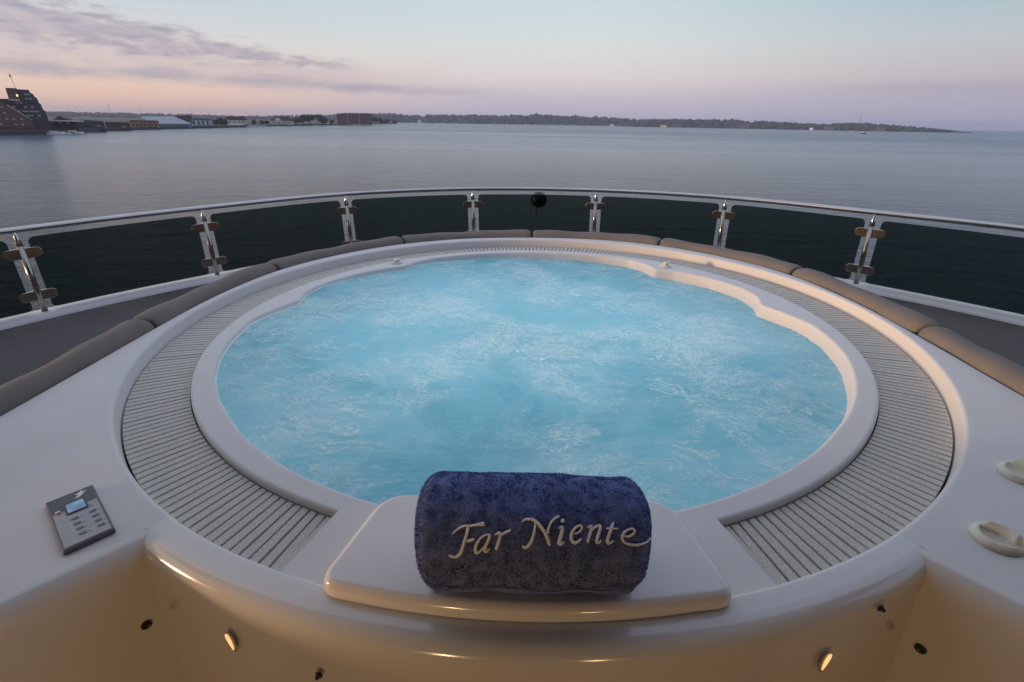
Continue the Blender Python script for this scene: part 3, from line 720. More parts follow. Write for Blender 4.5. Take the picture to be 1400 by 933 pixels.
# turned hem at the foot of the roll
V = []
for i in range(61):
    x = TX0 + .02 + (TX1 - TX0 - .028) * i / 60; up_ = -33 - 9 * math.sin(math.pi * i / 60)
    for th, lf in ((up_ - 22, .001), (up_ - 20, .005), (up_ - 8, .0058), (up_ - 1, .0045), (up_, .0005)): V.append(towel_pt(x, rad(th), lf))
obj('hem', V, grid_faces(61, 5), towel_m, tw, True, loc=tb)
STROKES=[[(-106.1,39.6,1.8),(-101.1,42.8,2.6),(-94.9,45.7,3.1),(-88.5,47.0,3.2),(-81.2,47.1,3.2),(-73.9,47.7,3.4),(-67.5,48.4,4.2),(-62.2,48.6,5.7),(-59.4,49.2,4.9)],[(-83.2,46.4,4.9),(-84.7,40.3,4.2),(-87.9,33.6,4.3),(-91.2,26.1,4.5),(-95.2,22.0,4.8),(-100.4,20.1,4.7),(-105.7,20.8,4.5),(-109.3,21.4,3.2)],[(-84.3,34.1,4.0),(-78.7,34.9,3.9),(-73.1,36.2,2.7)],[(-50.7,40.1,2.9),(-57.9,39.3,2.4),(-64.2,36.8,2.7),(-68.9,32.4,3.5),(-71.5,27.9,4.2),(-69.8,24.2,4.8),(-65.4,25.0,3.5),(-59.9,28.6,2.1),(-55.2,33.6,1.9)],[(-50.7,39.9,3.5),(-52.9,35.0,4.0),(-56.7,29.6,4.3),(-57.8,25.7,4.8),(-54.9,25.0,3.5),(-50.2,28.0,1.8)],[(-43.8,39.3,1.8),(-38.6,41.2,3.2),(-35.8,40.6,4.2),(-36.8,35.8,4.7),(-39.4,30.4,4.7),(-41.7,26.4,4.5)],[(-35.3,39.1,2.9),(-31.3,40.6,3.5),(-26.5,42.1,4.0),(-22.1,43.2,2.9),(-20.2,44.2,1.1)],[(-4.3,50.4,2.1),(-0.3,52.4,2.8),(5.8,53.0,3.3),(12.3,52.4,3.7),(18.8,49.5,4.5),(24.4,45.7,4.7),(29.3,41.5,4.7),(33.3,36.8,4.8),(35.7,32.0,4.3),(37.0,30.1,3.5)],[(15.9,50.2,3.4),(14.8,45.1,3.6),(12.8,39.4,3.9),(9.3,33.6,4.2),(4.6,29.6,4.5),(-0.2,28.8,4.3),(-3.0,30.5,3.2)],[(33.7,40.6,4.0),(34.5,44.4,3.5),(38.2,49.8,3.2),(43.1,53.1,3.1),(48.0,55.4,3.3),(51.7,55.7,3.4)],[(56.0,51.8,6.0),(56.5,51.7,6.0)],[(49.4,44.9,1.8),(55.0,46.4,3.9),(54.2,41.9,5.0),(52.1,37.1,5.0),(50.1,32.7,5.1),(53.3,31.8,4.0),(57.7,33.8,1.9)],[(73.3,40.2,2.4),(79.0,41.7,2.7),(83.5,44.7,2.9),(83.6,47.3,2.9),(79.2,47.5,3.1),(72.7,44.5,3.7),(68.5,39.7,4.7),(68.5,34.9,4.8),(73.2,32.8,4.3),(78.8,34.1,3.5),(82.8,36.6,2.4)],[(92.3,45.8,1.8),(98.0,47.3,3.7),(97.4,43.4,4.0),(94.4,38.2,3.8),(91.5,32.9,3.5)],[(98.2,43.4,2.4),(104.0,46.4,3.2),(109.7,47.9,3.9),(111.6,46.0,4.3),(109.3,41.7,4.3),(105.9,36.4,4.5),(105.4,33.1,4.2),(109.0,33.1,2.9),(112.2,35.1,1.4)],[(130.0,50.9,3.1),(127.2,46.2,4.5),(124.0,40.5,4.6),(121.4,35.2,4.6),(121.7,32.3,4.5),(125.7,32.9,2.9),(129.7,34.9,1.4)],[(119.9,45.4,2.1),(126.3,45.5,2.4),(135.5,45.2,2.1)],[(141.8,38.8,1.9),(148.1,38.5,2.9),(153.8,40.4,3.4),(156.4,43.3,2.9),(154.2,45.4,2.7),(148.6,44.6,2.9),(142.8,41.7,3.5),(140.1,37.4,3.7),(142.3,33.6,3.7),(148.6,31.5,3.7),(156.5,30.7,3.3),(165.2,31.3,3.0),(173.1,32.9,3.0),(178.0,34.6,3.2),(180.4,36.1,2.1)]]
k = MB()
for st in STROKES:
    pts = crom([(a / 1000, b, c / 1000) for a, b, c in st], 7) if len(st) > 2 else [np.array((a / 1000, b, c / 1000)) for a, b, c in st]
    P3 = [towel_pt(q[0], rad(q[1]), .0016) for q in pts]; wd = [q[2] for q in pts]; V = []; m = len(P3)
    if m == 2:
        c0 = P3[0]; nn = (c0 - Vector((c0.x, TY, TZ + TR))).normalized(); k.lathe([(0, -.001), (.0032, -.001), (.0030, .001), (.0018, .0020), (0, .0022)], 16, Matrix.Translation(c0) @ nn.to_track_quat('Z', 'Y').to_matrix().to_4x4(), False); continue
    for i in range(m):
        t = (P3[min(i + 1, m - 1)] - P3[max(i - 1, 0)]).normalized(); nn = (P3[i] - Vector((P3[i].x, TY, TZ + TR))).normalized(); sd_ = t.cross(nn).normalized()
        hw = wd[i] * .52 * (.55 if i in (0, m - 1) else 1)
        for u, v in ((-1, -1.0), (-.95, .45), (-.5, 1.0), (0, 1.15), (.5, 1.0), (.95, .45), (1, -1.0)): V.append(P3[i] + sd_ * hw * u + nn * .0016 * v)
    k.add(V, grid_faces(m, 7) + [tuple(range(7)), tuple(range((m - 1) * 7, m * 7))])
k.build('embroidery', thread_m, tw, True, loc=tb)

# ---------------------------------------------------------------- warm lamps of the deckhouse, behind the camera
for (x, y, z, e) in ((-.55, -3.2, -.12, 15.0), (.50, -3.2, -.12, 6.0)):
    fx = thing('floor_lantern', 'small warm lantern standing aft of the stairwell, port side' if x < 0 else 'small warm lantern standing aft of the stairwell, starboard side', 'lantern', (x, y, ZF))
    MB().lathe([(0, 0), (.07, 0), (.07, .02), (.02, .03), (.02, .83), (.07, .85), (0, .85)], 20, None, False).build('stand', brushed, fx, True)
    MB().lathe([(0, .855), (.045, .855), (.05, .89), (.05, .97), (.045, 1.005), (0, 1.005)], 20, None, False).build('shade', lamp_m, fx, True)
    L = bpy.data.lights.new('lantern_lamp', 'POINT'); L.energy = e; L.color = (1.0, .64, .31); L.shadow_soft_size = .04
    lo = bpy.data.objects.new('lantern_lamp', L); COL.objects.link(lo); lo.matrix_world = HEEL @ Matrix.Translation((x, y + .12, z))

# ================================================================ sea, shores, far land
CAMH = 12.0; OX, OY = .0, -2.0
def hz(d, e): return CAMH + d * math.tan(rad(e))          # height above the water of something seen at elevation e, distance d
def pos(a, d): return (OX + d * math.sin(rad(a)), OY + d * math.cos(rad(a)))
k = MB(); V = [(0, 0, SEA_Z)]; rings = [8, 20, 45, 90, 180, 400, 900, 2000, 5000, 12000, 30000]; m = 96
for r in rings: V += [(r * math.cos(2 * math.pi * i / m), r * math.sin(2 * math.pi * i / m), SEA_Z) for i in range(m)]
F = [(0, 1 + i, 1 + (i + 1) % m) for i in range(m)]
for q in range(len(rings) - 1):
    for i in range(m): F.append((1 + q * m + i, 1 + (q + 1) * m + i, 1 + (q + 1) * m + (i + 1) % m, 1 + q * m + (i + 1) % m))
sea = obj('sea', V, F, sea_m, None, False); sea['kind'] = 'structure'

wood_m = pbr('wooded_slope', (.040, .052, .030), .95, 0, .02, .25)
wood2_m = pbr('wooded_point', (.045, .052, .032), .95, 0, .02, .25)
leaf_m = pbr('foliage', (.040, .055, .025), .95, 0, .6, .25)
pinkish = pbr('faded_brick', (.105, .085, .08), .9, 0, .3, .1)
shore_m = pbr('shore_ground', (.05, .055, .04), .9, 0, .05, .12)
wall_dk = pbr('quay_stone', (.06, .055, .05), .9, 0, .4, .15)
brickm = pbr('brown_brick', (.14, .085, .065), .9, 0, .3, .12)
brickd = pbr('dark_cladding', (.060, .055, .070), .8, 0, .3, .12)
orangeb = pbr('orange_brick', (.34, .19, .10), .9, 0, .3, .12)
cream = pbr('cream_wall', (.55, .50, .42), .85, 0, .3, .06)
whitew = pbr('white_wall', (.72, .72, .70), .8, 0, .3, .05)
teal_m = pbr('blue_grey_wall', (.26, .34, .36), .8, 0, .3, .06)
roofm = pbr('brown_roof', (.12, .075, .055), .9, 0, .3, .12)
tent_m = pbr('white_tent_canvas', (.84, .88, .92), .6, 0, .2, .04)
pane_m = pbr('pale_window', (.42, .38, .34), .3, 0, 1, .1)
pane_d = pbr('dark_window_pane', (.03, .035, .04), .2, 0, 1, .1)
glow_m = emis('lit_window', (1, .75, .35), 1.2)
trunk_m = pbr('bark', (.07, .055, .04), .95, 0, 2, .15)
bluem = pbr('blue_awning', (.05, .10, .24), .7, 0, .5, .1)

def land(name, pts, depth, h, m, nr=10, nh=.0, seed=0, step=.25, jag=0.0):
    """a strip of ground from a shoreline given as (azimuth, distance), running inland, gently rising"""
    A_ = np.arange(pts[0][0], pts[-1][0] + 1e-6, step); D = np.interp(A_, [p[0] for p in pts], [p[1] for p in pts]); V = []
    for a, d in zip(A_, D):
        for j in range(nr):
            t = j / (nr - 1); x, y = pos(a, d + depth * t)
            z = SEA_Z + (-.5 if j == 0 else 1.2 + h * math.sin(t * math.pi / 2) + nh * mnoise.noise(Vector((x * .004, y * .004, seed))))
            V.append((x, y, z))
    o = obj(name, V, grid_faces(len(A_), nr), m, None, False); o['kind'] = 'structure'; return o
near_pts = [(-75, 390), (-60, 425), (-45.1, 455), (-42.4, 471), (-39.5, 532), (-35.65, 640), (-32.3, 715), (-30, 781), (-27.6, 867), (-24.7, 1034), (-19.66, 1283), (-15.4, 1827), (-13.6, 2150)]
land('shore', near_pts, 2900, 1.8, shore_m, 14)
def dn(a): return float(np.interp(a, [p[0] for p in near_pts], [p[1] for p in near_pts]))
# quay wall along the near shore
q = thing('quay_wall', 'long low dark stone quay wall along the harbour shore at the left', 'quay wall', (*pos(-38, dn(-38)), SEA_Z), deck=False)
V = []; A_ = np.arange(-74, -13.7, .4)
for a in A_:
    for dd, z in ((-3, -.6), (-3, 2.5), (3, 2.5), (3, 1.0)): x, y = pos(a, dn(a) + dd - 1); V.append(Vector((x, y, SEA_Z + z)) - q.location)
obj('wall', V, grid_faces(len(A_), 4), wall_dk, q, False)

# far wooded shores: terrain plus a canopy mass
def profile(pts, a): return float(np.interp(a, [p[0] for p in pts], [p[1] for p in pts]))
def far_shore(name, wname, prof, d0, depth, a0, a1, m, seed, blobs, bs):
    A_ = np.arange(a0, a1 + 1e-6, .12); V = []; nr = 8
    for a in A_:
        top = max(1.5, hz(d0 + depth * .5, profile(prof, a)) - bs * .9)
        for j in range(nr):
            t = j / (nr - 1); x, y = pos(a, d0 + depth * t); V.append((x, y, SEA_Z + (-1 if j == 0 else 1 + top * math.sin(math.pi * min(1, t * 1.0) * .5) * (.9 if t < 1 else .9))))
    o = obj(name, V, grid_faces(len(A_), nr), m, None, False); o['kind'] = 'structure'
    r = random.Random(seed); ico = []; bm = bmesh.new(); bmesh.ops.create_icosphere(bm, subdivisions=1, radius=1); iv = [v.co.copy() for v in bm.verts]; fi = [[v.index for v in f.verts] for f in bm.faces]; bm.free()
    V = []; F = []
    for _ in range(blobs):
        a = r.uniform(a0, a1); t = r.random() ** .7; x, y = pos(a, d0 + 6 + depth * .8 * t); top = max(1.5, hz(d0 + depth * .5, profile(prof, a)) - bs * .9)
        zz = SEA_Z + 1 + top * math.sin(math.pi * min(1, (6 / depth + .8 * t)) * .5) * .9; s = bs * r.uniform(.45, 1.15) * (1.3 if r.random() < .06 else 1)
        s = min(s, max(2.0, top * .9)); k0 = len(V)
        for v in iv: V.append((x + v.x * s * .95 * r.uniform(.75, 1.15), y + v.y * s * .95, zz + (v.z * .95 + .25) * s * r.uniform(.8, 1.1)))
        F += [tuple(k0 + i for i in f) for f in fi]
    wq = obj(wname, V, F, m, None, False); tag(wq, None, 'wood', None, 'stuff')
    return wq
far_prof = [(-50, .28), (-41.7, .27), (-37.9, .26), (-33.8, .27), (-28, .22), (-22.3, .34), (-19, .55), (-15.3, .80), (-12.5, .64), (-9.5, .72), (-6.5, .80), (-4, .76), (-2, .86), (.6, .97), (2.5, .88), (5, .80), (7, .76), (9.9, .64), (11.5, .45), (13, .2)]
wq = far_shore('hills', 'distant_wood', far_prof, 3300, 700, -50, 13, wood_m, 4, 2300, 15)
wq['label'] = 'blue grey line of far woods across the middle and left horizon'
pt_prof = [(9.6, .1), (10.6, .35), (11.2, .60), (12.8, .60), (15, .66), (17, .66), (19.6, .63), (22.9, .54), (25.9, .40), (27.2, .36), (28.8, .43), (30.4, .53), (32.4, .36), (34.7, .17), (36, .10), (37.1, .03), (38.1, -.14)]
wq = far_shore('headland', 'headland_wood', pt_prof, 3000, 420, 9.6, 38.1, wood2_m, 9, 1500, 11)
wq['label'] = 'dark woods on the low headland reaching out to the right'

# -- buildings of the harbour front
def fz(d, e): return hz(d, e)
def building(name, label, cat, d, parts, group=None, depth=18):
    """parts: (part name, [(az, el) ...] outline seen from the yacht, offset in depth, depth, material, windows)"""
    a0 = np.mean([p[0] for p in parts[0][1]]); bx, by = pos(a0, d)
    root = thing(name, label, cat, (bx, by, SEA_Z + 1.2), rad(-a0), group, deck=False)
    def lx(a): return d * math.tan(rad(a - a0))
    for pn, poly, off, dep, mm, wins in parts:
        pts = [(lx(a), max(0, fz(d + off, e) - 1.2)) for a, e in poly]; k = MB()
        n = len(pts); V = [(x, off, z) for x, z in pts] + [(x, off + dep, z) for x, z in pts]
        k.add(V, [tuple(range(n)), tuple(range(n, 2 * n))] + [(i, (i + 1) % n, n + (i + 1) % n, n + i) for i in range(n)])
        po = k.build(pn, mm, root)
        for (wa, we, ww, wh, wm) in wins:
            x = lx(wa); z = fz(d + off, we) - 1.2
            MB().box(x - ww / 2, x + ww / 2, off - .12, off - .02, z - wh / 2, z + wh / 2).build('window', wm, po)
    return root
rw = random.Random(11)
w1 = [(a + rw.uniform(-.03, .03), e, 1.3, .8, pane_m) for a in np.arange(-46.5, -43.3, .42) for e in (-.75, -.35, .05, .45) if not (a > -44.2 and e > .35) and not (a > -43.9 and e > -.1) and rw.random() < .85]
w2 = [(a + rw.uniform(-.03, .03), e, 1.5, .8, pane_m if rw.random() < .6 else pane_d) for a in np.arange(-43.75, -42.25, .22) for e in (-.1, .2, .5, .8, 1.1, 1.4) if rw.random() < .85 and not (a > -42.6 and e > 1) and not (a < -43.2 and e > 1)]
building('hotel', 'tall brown brick hotel with a stepped sloping flank at the far left', 'hotel', 478, [
    ('tower', [(-44.5, -1.5), (-44.5, 1.03), (-43.9, 1.05), (-43.9, 1.75), (-42.58, 1.72), (-42.52, 1.50), (-42.40, 1.46), (-42.34, 1.22), (-42.24, 1.18), (-42.20, .80), (-42.12, .76), (-42.08, .30), (-41.98, .26), (-41.92, -1.5)], 6, 26, brickd, w2),
    ('wing', [(-49, -1.5), (-49, 1.15), (-46, 1.12), (-44.5, 1.02), (-44.1, .56), (-43.0, -.45), (-42.9, -1.5)], 0, 5.8, brickm, w1),
    ('stair_tower', [(-43.86, 1.0), (-43.86, 1.80), (-43.25, 1.80), (-43.25, 1.0)], 2, 3.8, brickm, [(-43.35, 1.3, .9, 1.3, glow_m)]),
    ('roof_edge', [(-44.12, .58), (-44.08, .64), (-42.98, -.38), (-42.95, -.47)], -.6, .5, cream, []),
    ('roof_deck', [(-43.9, .95), (-43.9, 1.05), (-43.3, 1.0), (-43.3, .9)], 1.0, .9, cream, [])])
fm = thing('flagpole', 'thin leaning flagpole with a small flag on top of the brown hotel', 'flagpole', (*pos(-43.3, 490), SEA_Z + fz(490, 1.72)), deck=False)
hh = fz(490, 2.7) - fz(490, 1.72)
MB().tube([(0, 0, 0), (-.9, 0, hh)], .09, 6).build('pole', wall_dk, fm)
MB().prism([(-1.7, hh - 1.3), (-.1, hh - 1.3), (-.8, hh + .5), (-1.2, hh + .4)], -.05, .05, Matrix.Rotation(rad(90), 4, 'X')).build('flag', brickm, fm)
building('pier_shed', 'long flat-roofed waterside arcade with a blue awning beside the hotel', 'arcade', 492, [
    ('hall', [(-43.1, -1.5), (-43.1, -.50), (-40.3, -.50), (-40.3, -1.5)], 4, 14, wall_dk, [(a, -.62, 1.6, .9, pane_m) for a in np.arange(-42.8, -40.5, .5)]),
    ('roof', [(-43.05, -.50), (-43.05, -.40), (-39.75, -.42), (-39.75, -.52)], 1, 16, cream, []),
    ('awning', [(-46.5, -.84), (-46.5, -.77), (-43.2, -.80), (-43.2, -.87)], -18, 2, bluem, []),
    ('boardwalk', [(-46.5, -1.5), (-46.5, -1.30), (-40.6, -1.30), (-40.6, -1.5)], -16, 8, shore_m, [])])
building('warehouse', 'dark shed with a low gable between the arcade and the brown shed', 'warehouse', 545, [
    ('wall', [(-40.35, -1.4), (-40.35, -.50), (-39.9, -.36), (-38.5, -.44), (-38.45, -1.4)], 0, 20, brickd, [(-39.6, -.8, 3, 1, pane_d), (-38.9, -.8, 2, 1, pane_m)])])
building('boat_shed', 'dark brown low shed left of the orange brick building', 'boat shed', 590, [
    ('wall', [(-38.4, -1.4), (-38.4, -.62), (-36.75, -.62), (-36.75, -1.4)], 0, 16, roofm, [(-37.8, -.85, 2, 1, pane_d), (-37.2, -.85, 2, 1, pane_m)]),
    ('roof', [(-38.5, -.62), (-38.3, -.50), (-36.85, -.52), (-36.65, -.62)], -.5, 17, wall_dk, [])])
building('brick_house', 'orange brick waterfront building in front of the white tent', 'building', 655, [
    ('wall', [(-36.72, -1.3), (-36.72, -.42), (-34.6, -.42), (-34.6, -1.3)], 0, 16, orangeb, [(a, -.72, 1.2, 2.0, pane_d) for a in np.arange(-36.5, -34.7, .27)]),
    ('roof', [(-36.8, -.42), (-36.55, -.34), (-34.75, -.34), (-34.52, -.42)], -.5, 17, roofm, []),
    ('gable', [(-36.5, -.34), (-35.95, -.02), (-35.4, -.34)], 1, 14, cream, [])])
building('tent', 'large white marquee tent behind the orange brick building', 'tent', 705, [
    ('wall', [(-36.1, -1.2), (-36.1, -.62), (-32.2, -.62), (-32.2, -1.2)], 2, 26, teal_m, []),
    ('roof', [(-36.3, -.60), (-35.7, -.03), (-33.4, .02), (-32.1, -.58)], 0, 30, tent_m, [])])
building('office_block', 'blue grey block with tall narrow windows right of the white tent', 'office block', 760, [
    ('wall', [(-32.1, -1.1), (-32.1, -.22), (-30.55, -.22), (-30.55, -1.1)], 0, 20, teal_m, [(a, -.46, 1.2, 4.2, whitew if i % 2 else pane_d) for i, a in enumerate(np.arange(-31.95, -30.6, .18))]),
    ('roof', [(-32.2, -.22), (-32.1, -.13), (-30.55, -.15), (-30.45, -.22)], -.5, 21, roofm, [])])
building('lodge', 'dark brown roofed building seen just over the white tent', 'building', 850, [
    ('wall', [(-33.2, -1.0), (-33.2, -.02), (-32.05, -.02), (-32.05, -1.0)], 0, 20, roofm, []),
    ('roof', [(-33.3, -.02), (-33.15, .07), (-32.1, .09), (-31.95, -.02)], -.5, 21, wall_dk, [])])
building('house', 'cream house with a big brown roof left of the moored white boats', 'house', 860, [
    ('wall', [(-29.35, -1.0), (-29.35, -.18), (-27.75, -.18), (-27.75, -1.0)], 0, 16, cream, [(a, -.40, 1.6, 1.6, pane_d) for a in (-29.1, -28.7, -28.3, -27.95)]),
    ('roof', [(-29.5, -.18), (-29.2, .08), (-27.8, .15), (-27.6, -.20)], -.6, 17, roofm, []),
    ('porch', [(-29.2, -1.0), (-29.2, -.48), (-28.0, -.48), (-28.0, -1.0)], -4, 3.8, whitew, [])])
building('house', 'gabled cream house between two groups of trees on the shore', 'house', 1060, [
    ('wall', [(-25.6, -.9), (-25.6, -.20), (-23.6, -.20), (-23.6, -.9)], 0, 18, cream, [(a, -.40, 2, 2, pane_d) for a in (-25.3, -24.9, -24.4, -23.95)]),
    ('roof', [(-25.7, -.20), (-25.0, .18), (-24.0, .14), (-23.5, -.20)], -.6, 19, roofm, []),
    ('dormer', [(-25.2, -.2), (-25.2, -.06), (-24.95, .06), (-24.7, -.06), (-24.7, -.2)], -1.2, .5, whitew, [])])
building('apartment_block', 'wide red brown brick block standing on the point', 'apartment block', 1330, [
    ('wall', [(-19.55, -.8), (-19.55, .52), (-18.4, .60), (-16.2, .60), (-16.2, -.8)], 0, 30, brickm, [(a, e, 2.2, 2.2, pane_d) for a in np.arange(-19.3, -16.3, .33) for e in (-.2, .05, .3)]),
    ('pier', [(-18.6, -.8), (-18.6, .60), (-18.45, .60), (-18.45, -.8)], -1, .95, orangeb, []),
    ('pier', [(-17.5, -.8), (-17.5, .60), (-17.35, .60), (-17.35, -.8)], -1, .95, orangeb, [])])

# -- trees on the near shore
def tree_mesh(seed, h, wd, n=420):
    r = random.Random(seed); V = []; F = []; lob = [(r.uniform(-.3, .3) * wd, r.uniform(-.3, .3) * wd, h * r.uniform(.42, .85), r.uniform(.22, .36) * wd) for _ in range(7)]
    for _ in range(n):
        x0, y0, z0, R = r.choice(lob); d = Vector((r.gauss(0, 1), r.gauss(0, 1), r.gauss(0, 1))).normalized(); p = Vector((x0, y0, z0)) + Vector((d.x, d.y, d.z * .85)) * R * r.uniform(.55, 1.08)
        s = wd * r.uniform(.05, .10); a = Vector((r.gauss(0, 1), r.gauss(0, 1), r.gauss(0, 1))).normalized(); b = a.cross(d); b = b.normalized() if b.length > .01 else Vector((1, 0, 0)); k0 = len(V)
        V += [p + a * s, p + b * s, p - a * s, p - b * s]; F.append((k0, k0 + 1, k0 + 2, k0 + 3))
    return V, F
def tree(label, a, d, h, wd, seed):
    t = thing('tree', label, 'tree', (*pos(a, d), SEA_Z + 1.5), deck=False, group='trees along the harbour shore')
    MB().tube([(0, 0, 0), (.1, 0, h * .35), (0, .1, h * .7)], [.05 * wd, .035 * wd, .015 * wd], 6).build('trunk', trunk_m, t)
    V, F = tree_mesh(seed, h, wd); obj('crown', V, F, leaf_m, t, False)
tl = [(-30.25, 800, 8.5, 9), (-29.8, 810, 9, 10), (-29.55, 805, 7.5, 8),
      (-27.1, 905, 8, 9), (-26.4, 930, 7, 9), (-25.95, 960, 7.5, 8),
      (-23.35, 1120, 12.5, 14), (-22.75, 1130, 17, 17), (-22.1, 1140, 19, 19), (-21.35, 1160, 18, 18), (-20.75, 1180, 15, 16),
      (-20.1, 1250, 9, 12), (-15.9, 1500, 18, 20), (-15.3, 1560, 14, 18), (-14.7, 1700, 13, 20), (-14.0, 1900, 9, 20), (-41.4, 600, 9, 9), (-40.9, 610, 8, 9)]
near_of = ['beside the blue grey office block', 'between the two cream houses', 'right of the gabled cream house', 'touching the left of the brick block', 'right of the brick block', 'behind the arcade by the hotel']
gi = [0, 0, 0, 1, 1, 1, 2, 2, 2, 2, 2, 3, 4, 4, 4, 4, 5, 5]; cnt = {}; tot = {g_: gi.count(g_) for g_ in gi}
ordw = {1: ['alone'], 2: ['left one', 'right one'], 3: ['left one', 'middle one', 'right one'], 4: ['leftmost', 'second from left', 'third from left', 'rightmost'], 5: ['leftmost', 'second from left', 'the tallest', 'fourth from left', 'rightmost']}
for i, (a, d, h, wd) in enumerate(tl):
    c_ = cnt.get(gi[i], 0); cnt[gi[i]] = c_ + 1
    tree('dark tree %s, %s' % (near_of[gi[i]], ordw[tot[gi[i]]][c_]), a, d, h, wd, 50 + i)

# -- boats
mastm = pbr('grey_mast', (.20, .19, .20), .6, 0, 1, .05)
def boat(name, label, cat, a, d, L, mast=0, hullm=whitew, rot=0, group=None, cabin=True, sc=1.0):
    b = thing(name, label, cat, (*pos(a, d), SEA_Z), rad(-a + rot), group, deck=False)
    hw = L * .15; V = []; prof = [(-.5, .75), (-.3, .95), (0, 1), (.25, .8), (.42, .4), (.5, .02)]
    for t, ww in prof: V += [(t * L, -hw * ww, L * .10 + L * .05 * max(0, t)), (t * L, -hw * ww * .7, -.2), (t * L, hw * ww * .7, -.2), (t * L, hw * ww, L * .10 + L * .05 * max(0, t))]
    F = grid_faces(6, 4) + [(i * 4, i * 4 + 3, i * 4 + 7, i * 4 + 4) for i in range(5)] + [(0, 1, 2, 3), (20, 23, 22, 21)]
    obj('hull', V, F, hullm, b, False)
    if cabin: MB().prism([(-.22 * L, -hw * .6), (.12 * L, -hw * .55), (.2 * L, 0), (.12 * L, hw * .55), (-.22 * L, hw * .6)], L * .10, L * .19).build('cabin', whitew if hullm != whitew else cream, b)
    if mast:
        MB().tube([(.05 * L, 0, L * .1), (.05 * L, 0, mast)], [.014 * L * sc, .008 * L * sc], 6).build('mast', mastm, b)
        MB().tube([(.05 * L, 0, L * .22), (-.35 * L, 0, L * .2)], .012 * L * sc, 6).build('boom', mastm, b)
        MB().tube([(.05 * L, 0, mast * .97), (.49 * L, 0, L * .14)], .003 * L * sc, 5).build('forestay', mastm, b)
    return b
dkhull = pbr('dark_hull', (.03, .035, .05), .4, 0, 1, .1)
boat('sailing_yacht', 'dark sailing yacht with a tall mast lying off the headland at the right', 'sailing yacht', 30.7, 1560, 20, 38, dkhull, 60)
boat('motor_boat', 'small grey boat just right of the dark sailing yacht', 'boat', 31.75, 2250, 12, 0, pbr('grey_hull', (.2, .22, .24), .5), 20)
boat('marker_boat', 'tiny dark craft alone on the open water at the right', 'boat', 36.9, 800, 3.2, 0, dkhull, 20)
masts = [(-40.0, .45, 570, 'furthest left, over the dark shed'), (-37.95, 1.0, 640, 'rising over the brown shed, the tallest at the left'), (-35.72, .90, 760, 'rising left of the peak of the white tent'), (-33.27, .72, 800, 'rising over the white tent roof'), (-31.96, .90, 800, 'rising at the left end of the blue grey block'), (-30.71, .92, 820, 'rising at the right end of the blue grey block')]
for a, e, d, wh in masts: boat('sailing_boat', 'sailing boat, its bare mast ' + wh, 'sailing boat', a, d, 12, hz(d, e), whitew, 30, 'sailing boats moored behind the harbour front', sc=.9)
for a, d, wh in ((-27.35, 850, 'left'), (-26.9, 880, 'middle'), (-26.35, 910, 'right')): boat('motor_boat', 'white motor boat at the quay between the two cream houses, %s of the three' % wh, 'motor boat', a, d, 13, 0, whitew, 10, 'motor boats between the cream houses')
nb = {True: 0, False: 0}; ORD = 'first second third fourth fifth sixth seventh eighth ninth tenth eleventh twelfth thirteenth fourteenth fifteenth sixteenth'.split()
for a, d, L_, wh in ((-41.9, 470, 11, 'left'), (-41.35, 474, 9, 'middle'), (-40.7, 480, 12, 'right')): boat('motor_boat', 'white motor boat tied up below the flat arcade, %s of the three' % wh, 'motor boat', a, d, L_, 0, whitew, 8, 'motor boats below the arcade')
r = random.Random(5); las = sorted([-12.4 + i * .92 + r.uniform(-.28, .28) for i in range(24)])
for i, a in enumerate(las):
    d = 3150 + r.uniform(-90, 60); mst = r.random() < .45
    nb[mst] += 1; boat('moored_boat', '%s tiny white boat %s from the left, moored under the far woods' % (ORD[nb[mst] - 1], 'with a bare mast' if mst else 'without a mast'), 'boat', a, d, r.uniform(9, 17), r.uniform(16, 24) if mst else 0, whitew, r.choice((0, 20, 160, 70)), 'moored boats with masts' if mst else 'moored boats without masts')
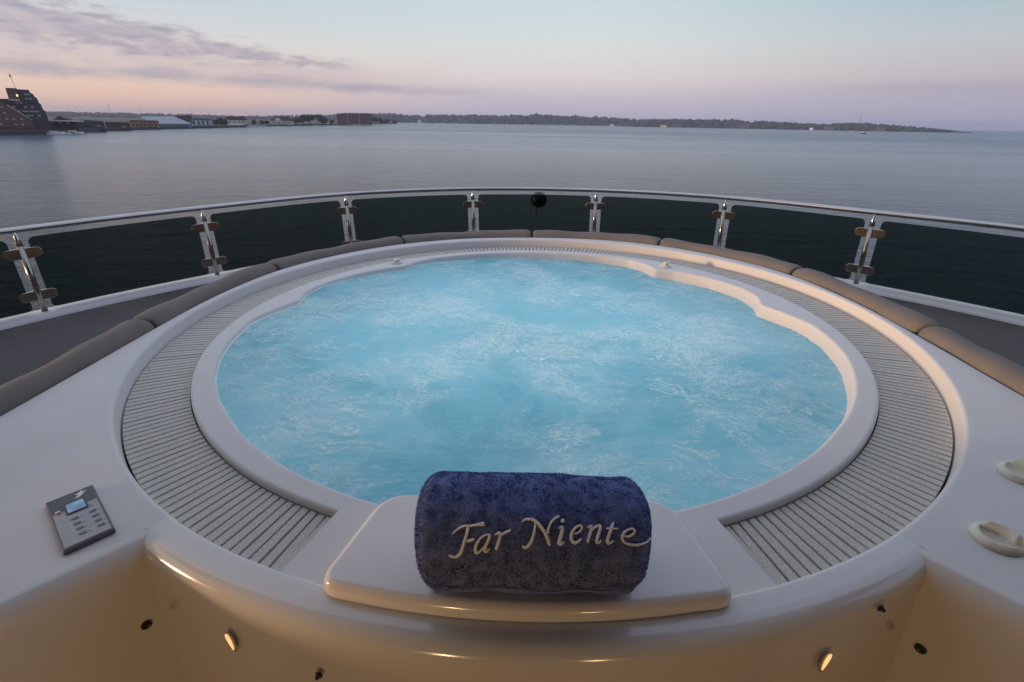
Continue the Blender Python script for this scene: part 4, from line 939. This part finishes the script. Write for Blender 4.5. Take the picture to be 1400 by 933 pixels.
# -- houses on the far shores
def far_house(label, a, d, e0, wd, ht, wallm, roof_m, group):
    z = SEA_Z + max(1.0, hz(d, e0)); hb = thing('house', label, 'house', (*pos(a, d), z), rad(-a), group, deck=False)
    MB().box(-wd / 2, wd / 2, 0, 9, -6, ht).build('wall', wallm, hb)
    V = [(-wd / 2 - .6, -.6, ht), (wd / 2 + .6, -.6, ht), (wd / 2 + .6, 9.6, ht), (-wd / 2 - .6, 9.6, ht), (-wd / 2 - .6, 4.5, ht + 4), (wd / 2 + .6, 4.5, ht + 4)]
    obj('roof', V, [(0, 1, 5, 4), (3, 4, 5, 2), (0, 4, 3), (1, 2, 5), (0, 3, 2, 1)], roof_m, hb, False)
for (a, d, e, wd, ht, wm, lab) in [(8.3, 3290, -.16, 22, 7, whitew, 'white house by the water left of where the headland begins'), (10.35, 3290, -.16, 34, 6, whitew, 'long white house at the root of the headland'),
        (13.4, 3005, -.18, 30, 8, cream, 'cream house near the left end of the headland shore'), (14.6, 3005, -.17, 40, 10, pinkish, 'reddish shed next to the cream house on the headland'),
        (20.9, 3005, -.14, 50, 12, pinkish, 'large pinkish building at the middle of the headland shore'), (26.6, 3002, -.17, 16, 7, whitew, 'small white house alone on the headland shore'),
        (28.0, 3002, -.17, 44, 7, pinkish, 'low reddish building on the headland right of the small white house'), (31.9, 3002, -.17, 36, 8, pinkish, 'low pinkish building near the sailing yacht on the headland'), (-11.5, 3300, -.1, 22, 10, whitew, 'white house under the far woods just right of the point')]:
    far_house(lab, a, d, e, wd, ht, wm, roofm, None)
tw_ = thing('lattice_mast', 'thin lattice mast on the highest part of the headland', 'mast', (*pos(30.2, 3200), SEA_Z + 20), deck=False)
MB().tube([(-3, 0, 0), (0, 0, 62)], [.5, .3], 5).build('strut', wall_dk, tw_); MB().tube([(3, 0, 0), (0, 0, 62)], [.5, .3], 5).build('strut', wall_dk, tw_)

# -- haze over the water
HZ = True
if HZ:
    m = bpy.data.materials.new('haze'); m.use_nodes = True; t = NT(m.node_tree); t.n.clear()
    pv = t.new('ShaderNodeVolumePrincipled'); pv.inputs['Color'].default_value = (.62, .72, 1.0, 1); pv.inputs['Density'].default_value = .00010; pv.inputs['Anisotropy'].default_value = .2
    out = t.new('ShaderNodeOutputMaterial'); t.l.new(pv.outputs[0], out.inputs['Volume'])
    hb = MB().box(-5200, 5200, -600, 6200, SEA_Z - 1.7, SEA_Z + 78).build('haze', m); hb['kind'] = 'stuff'
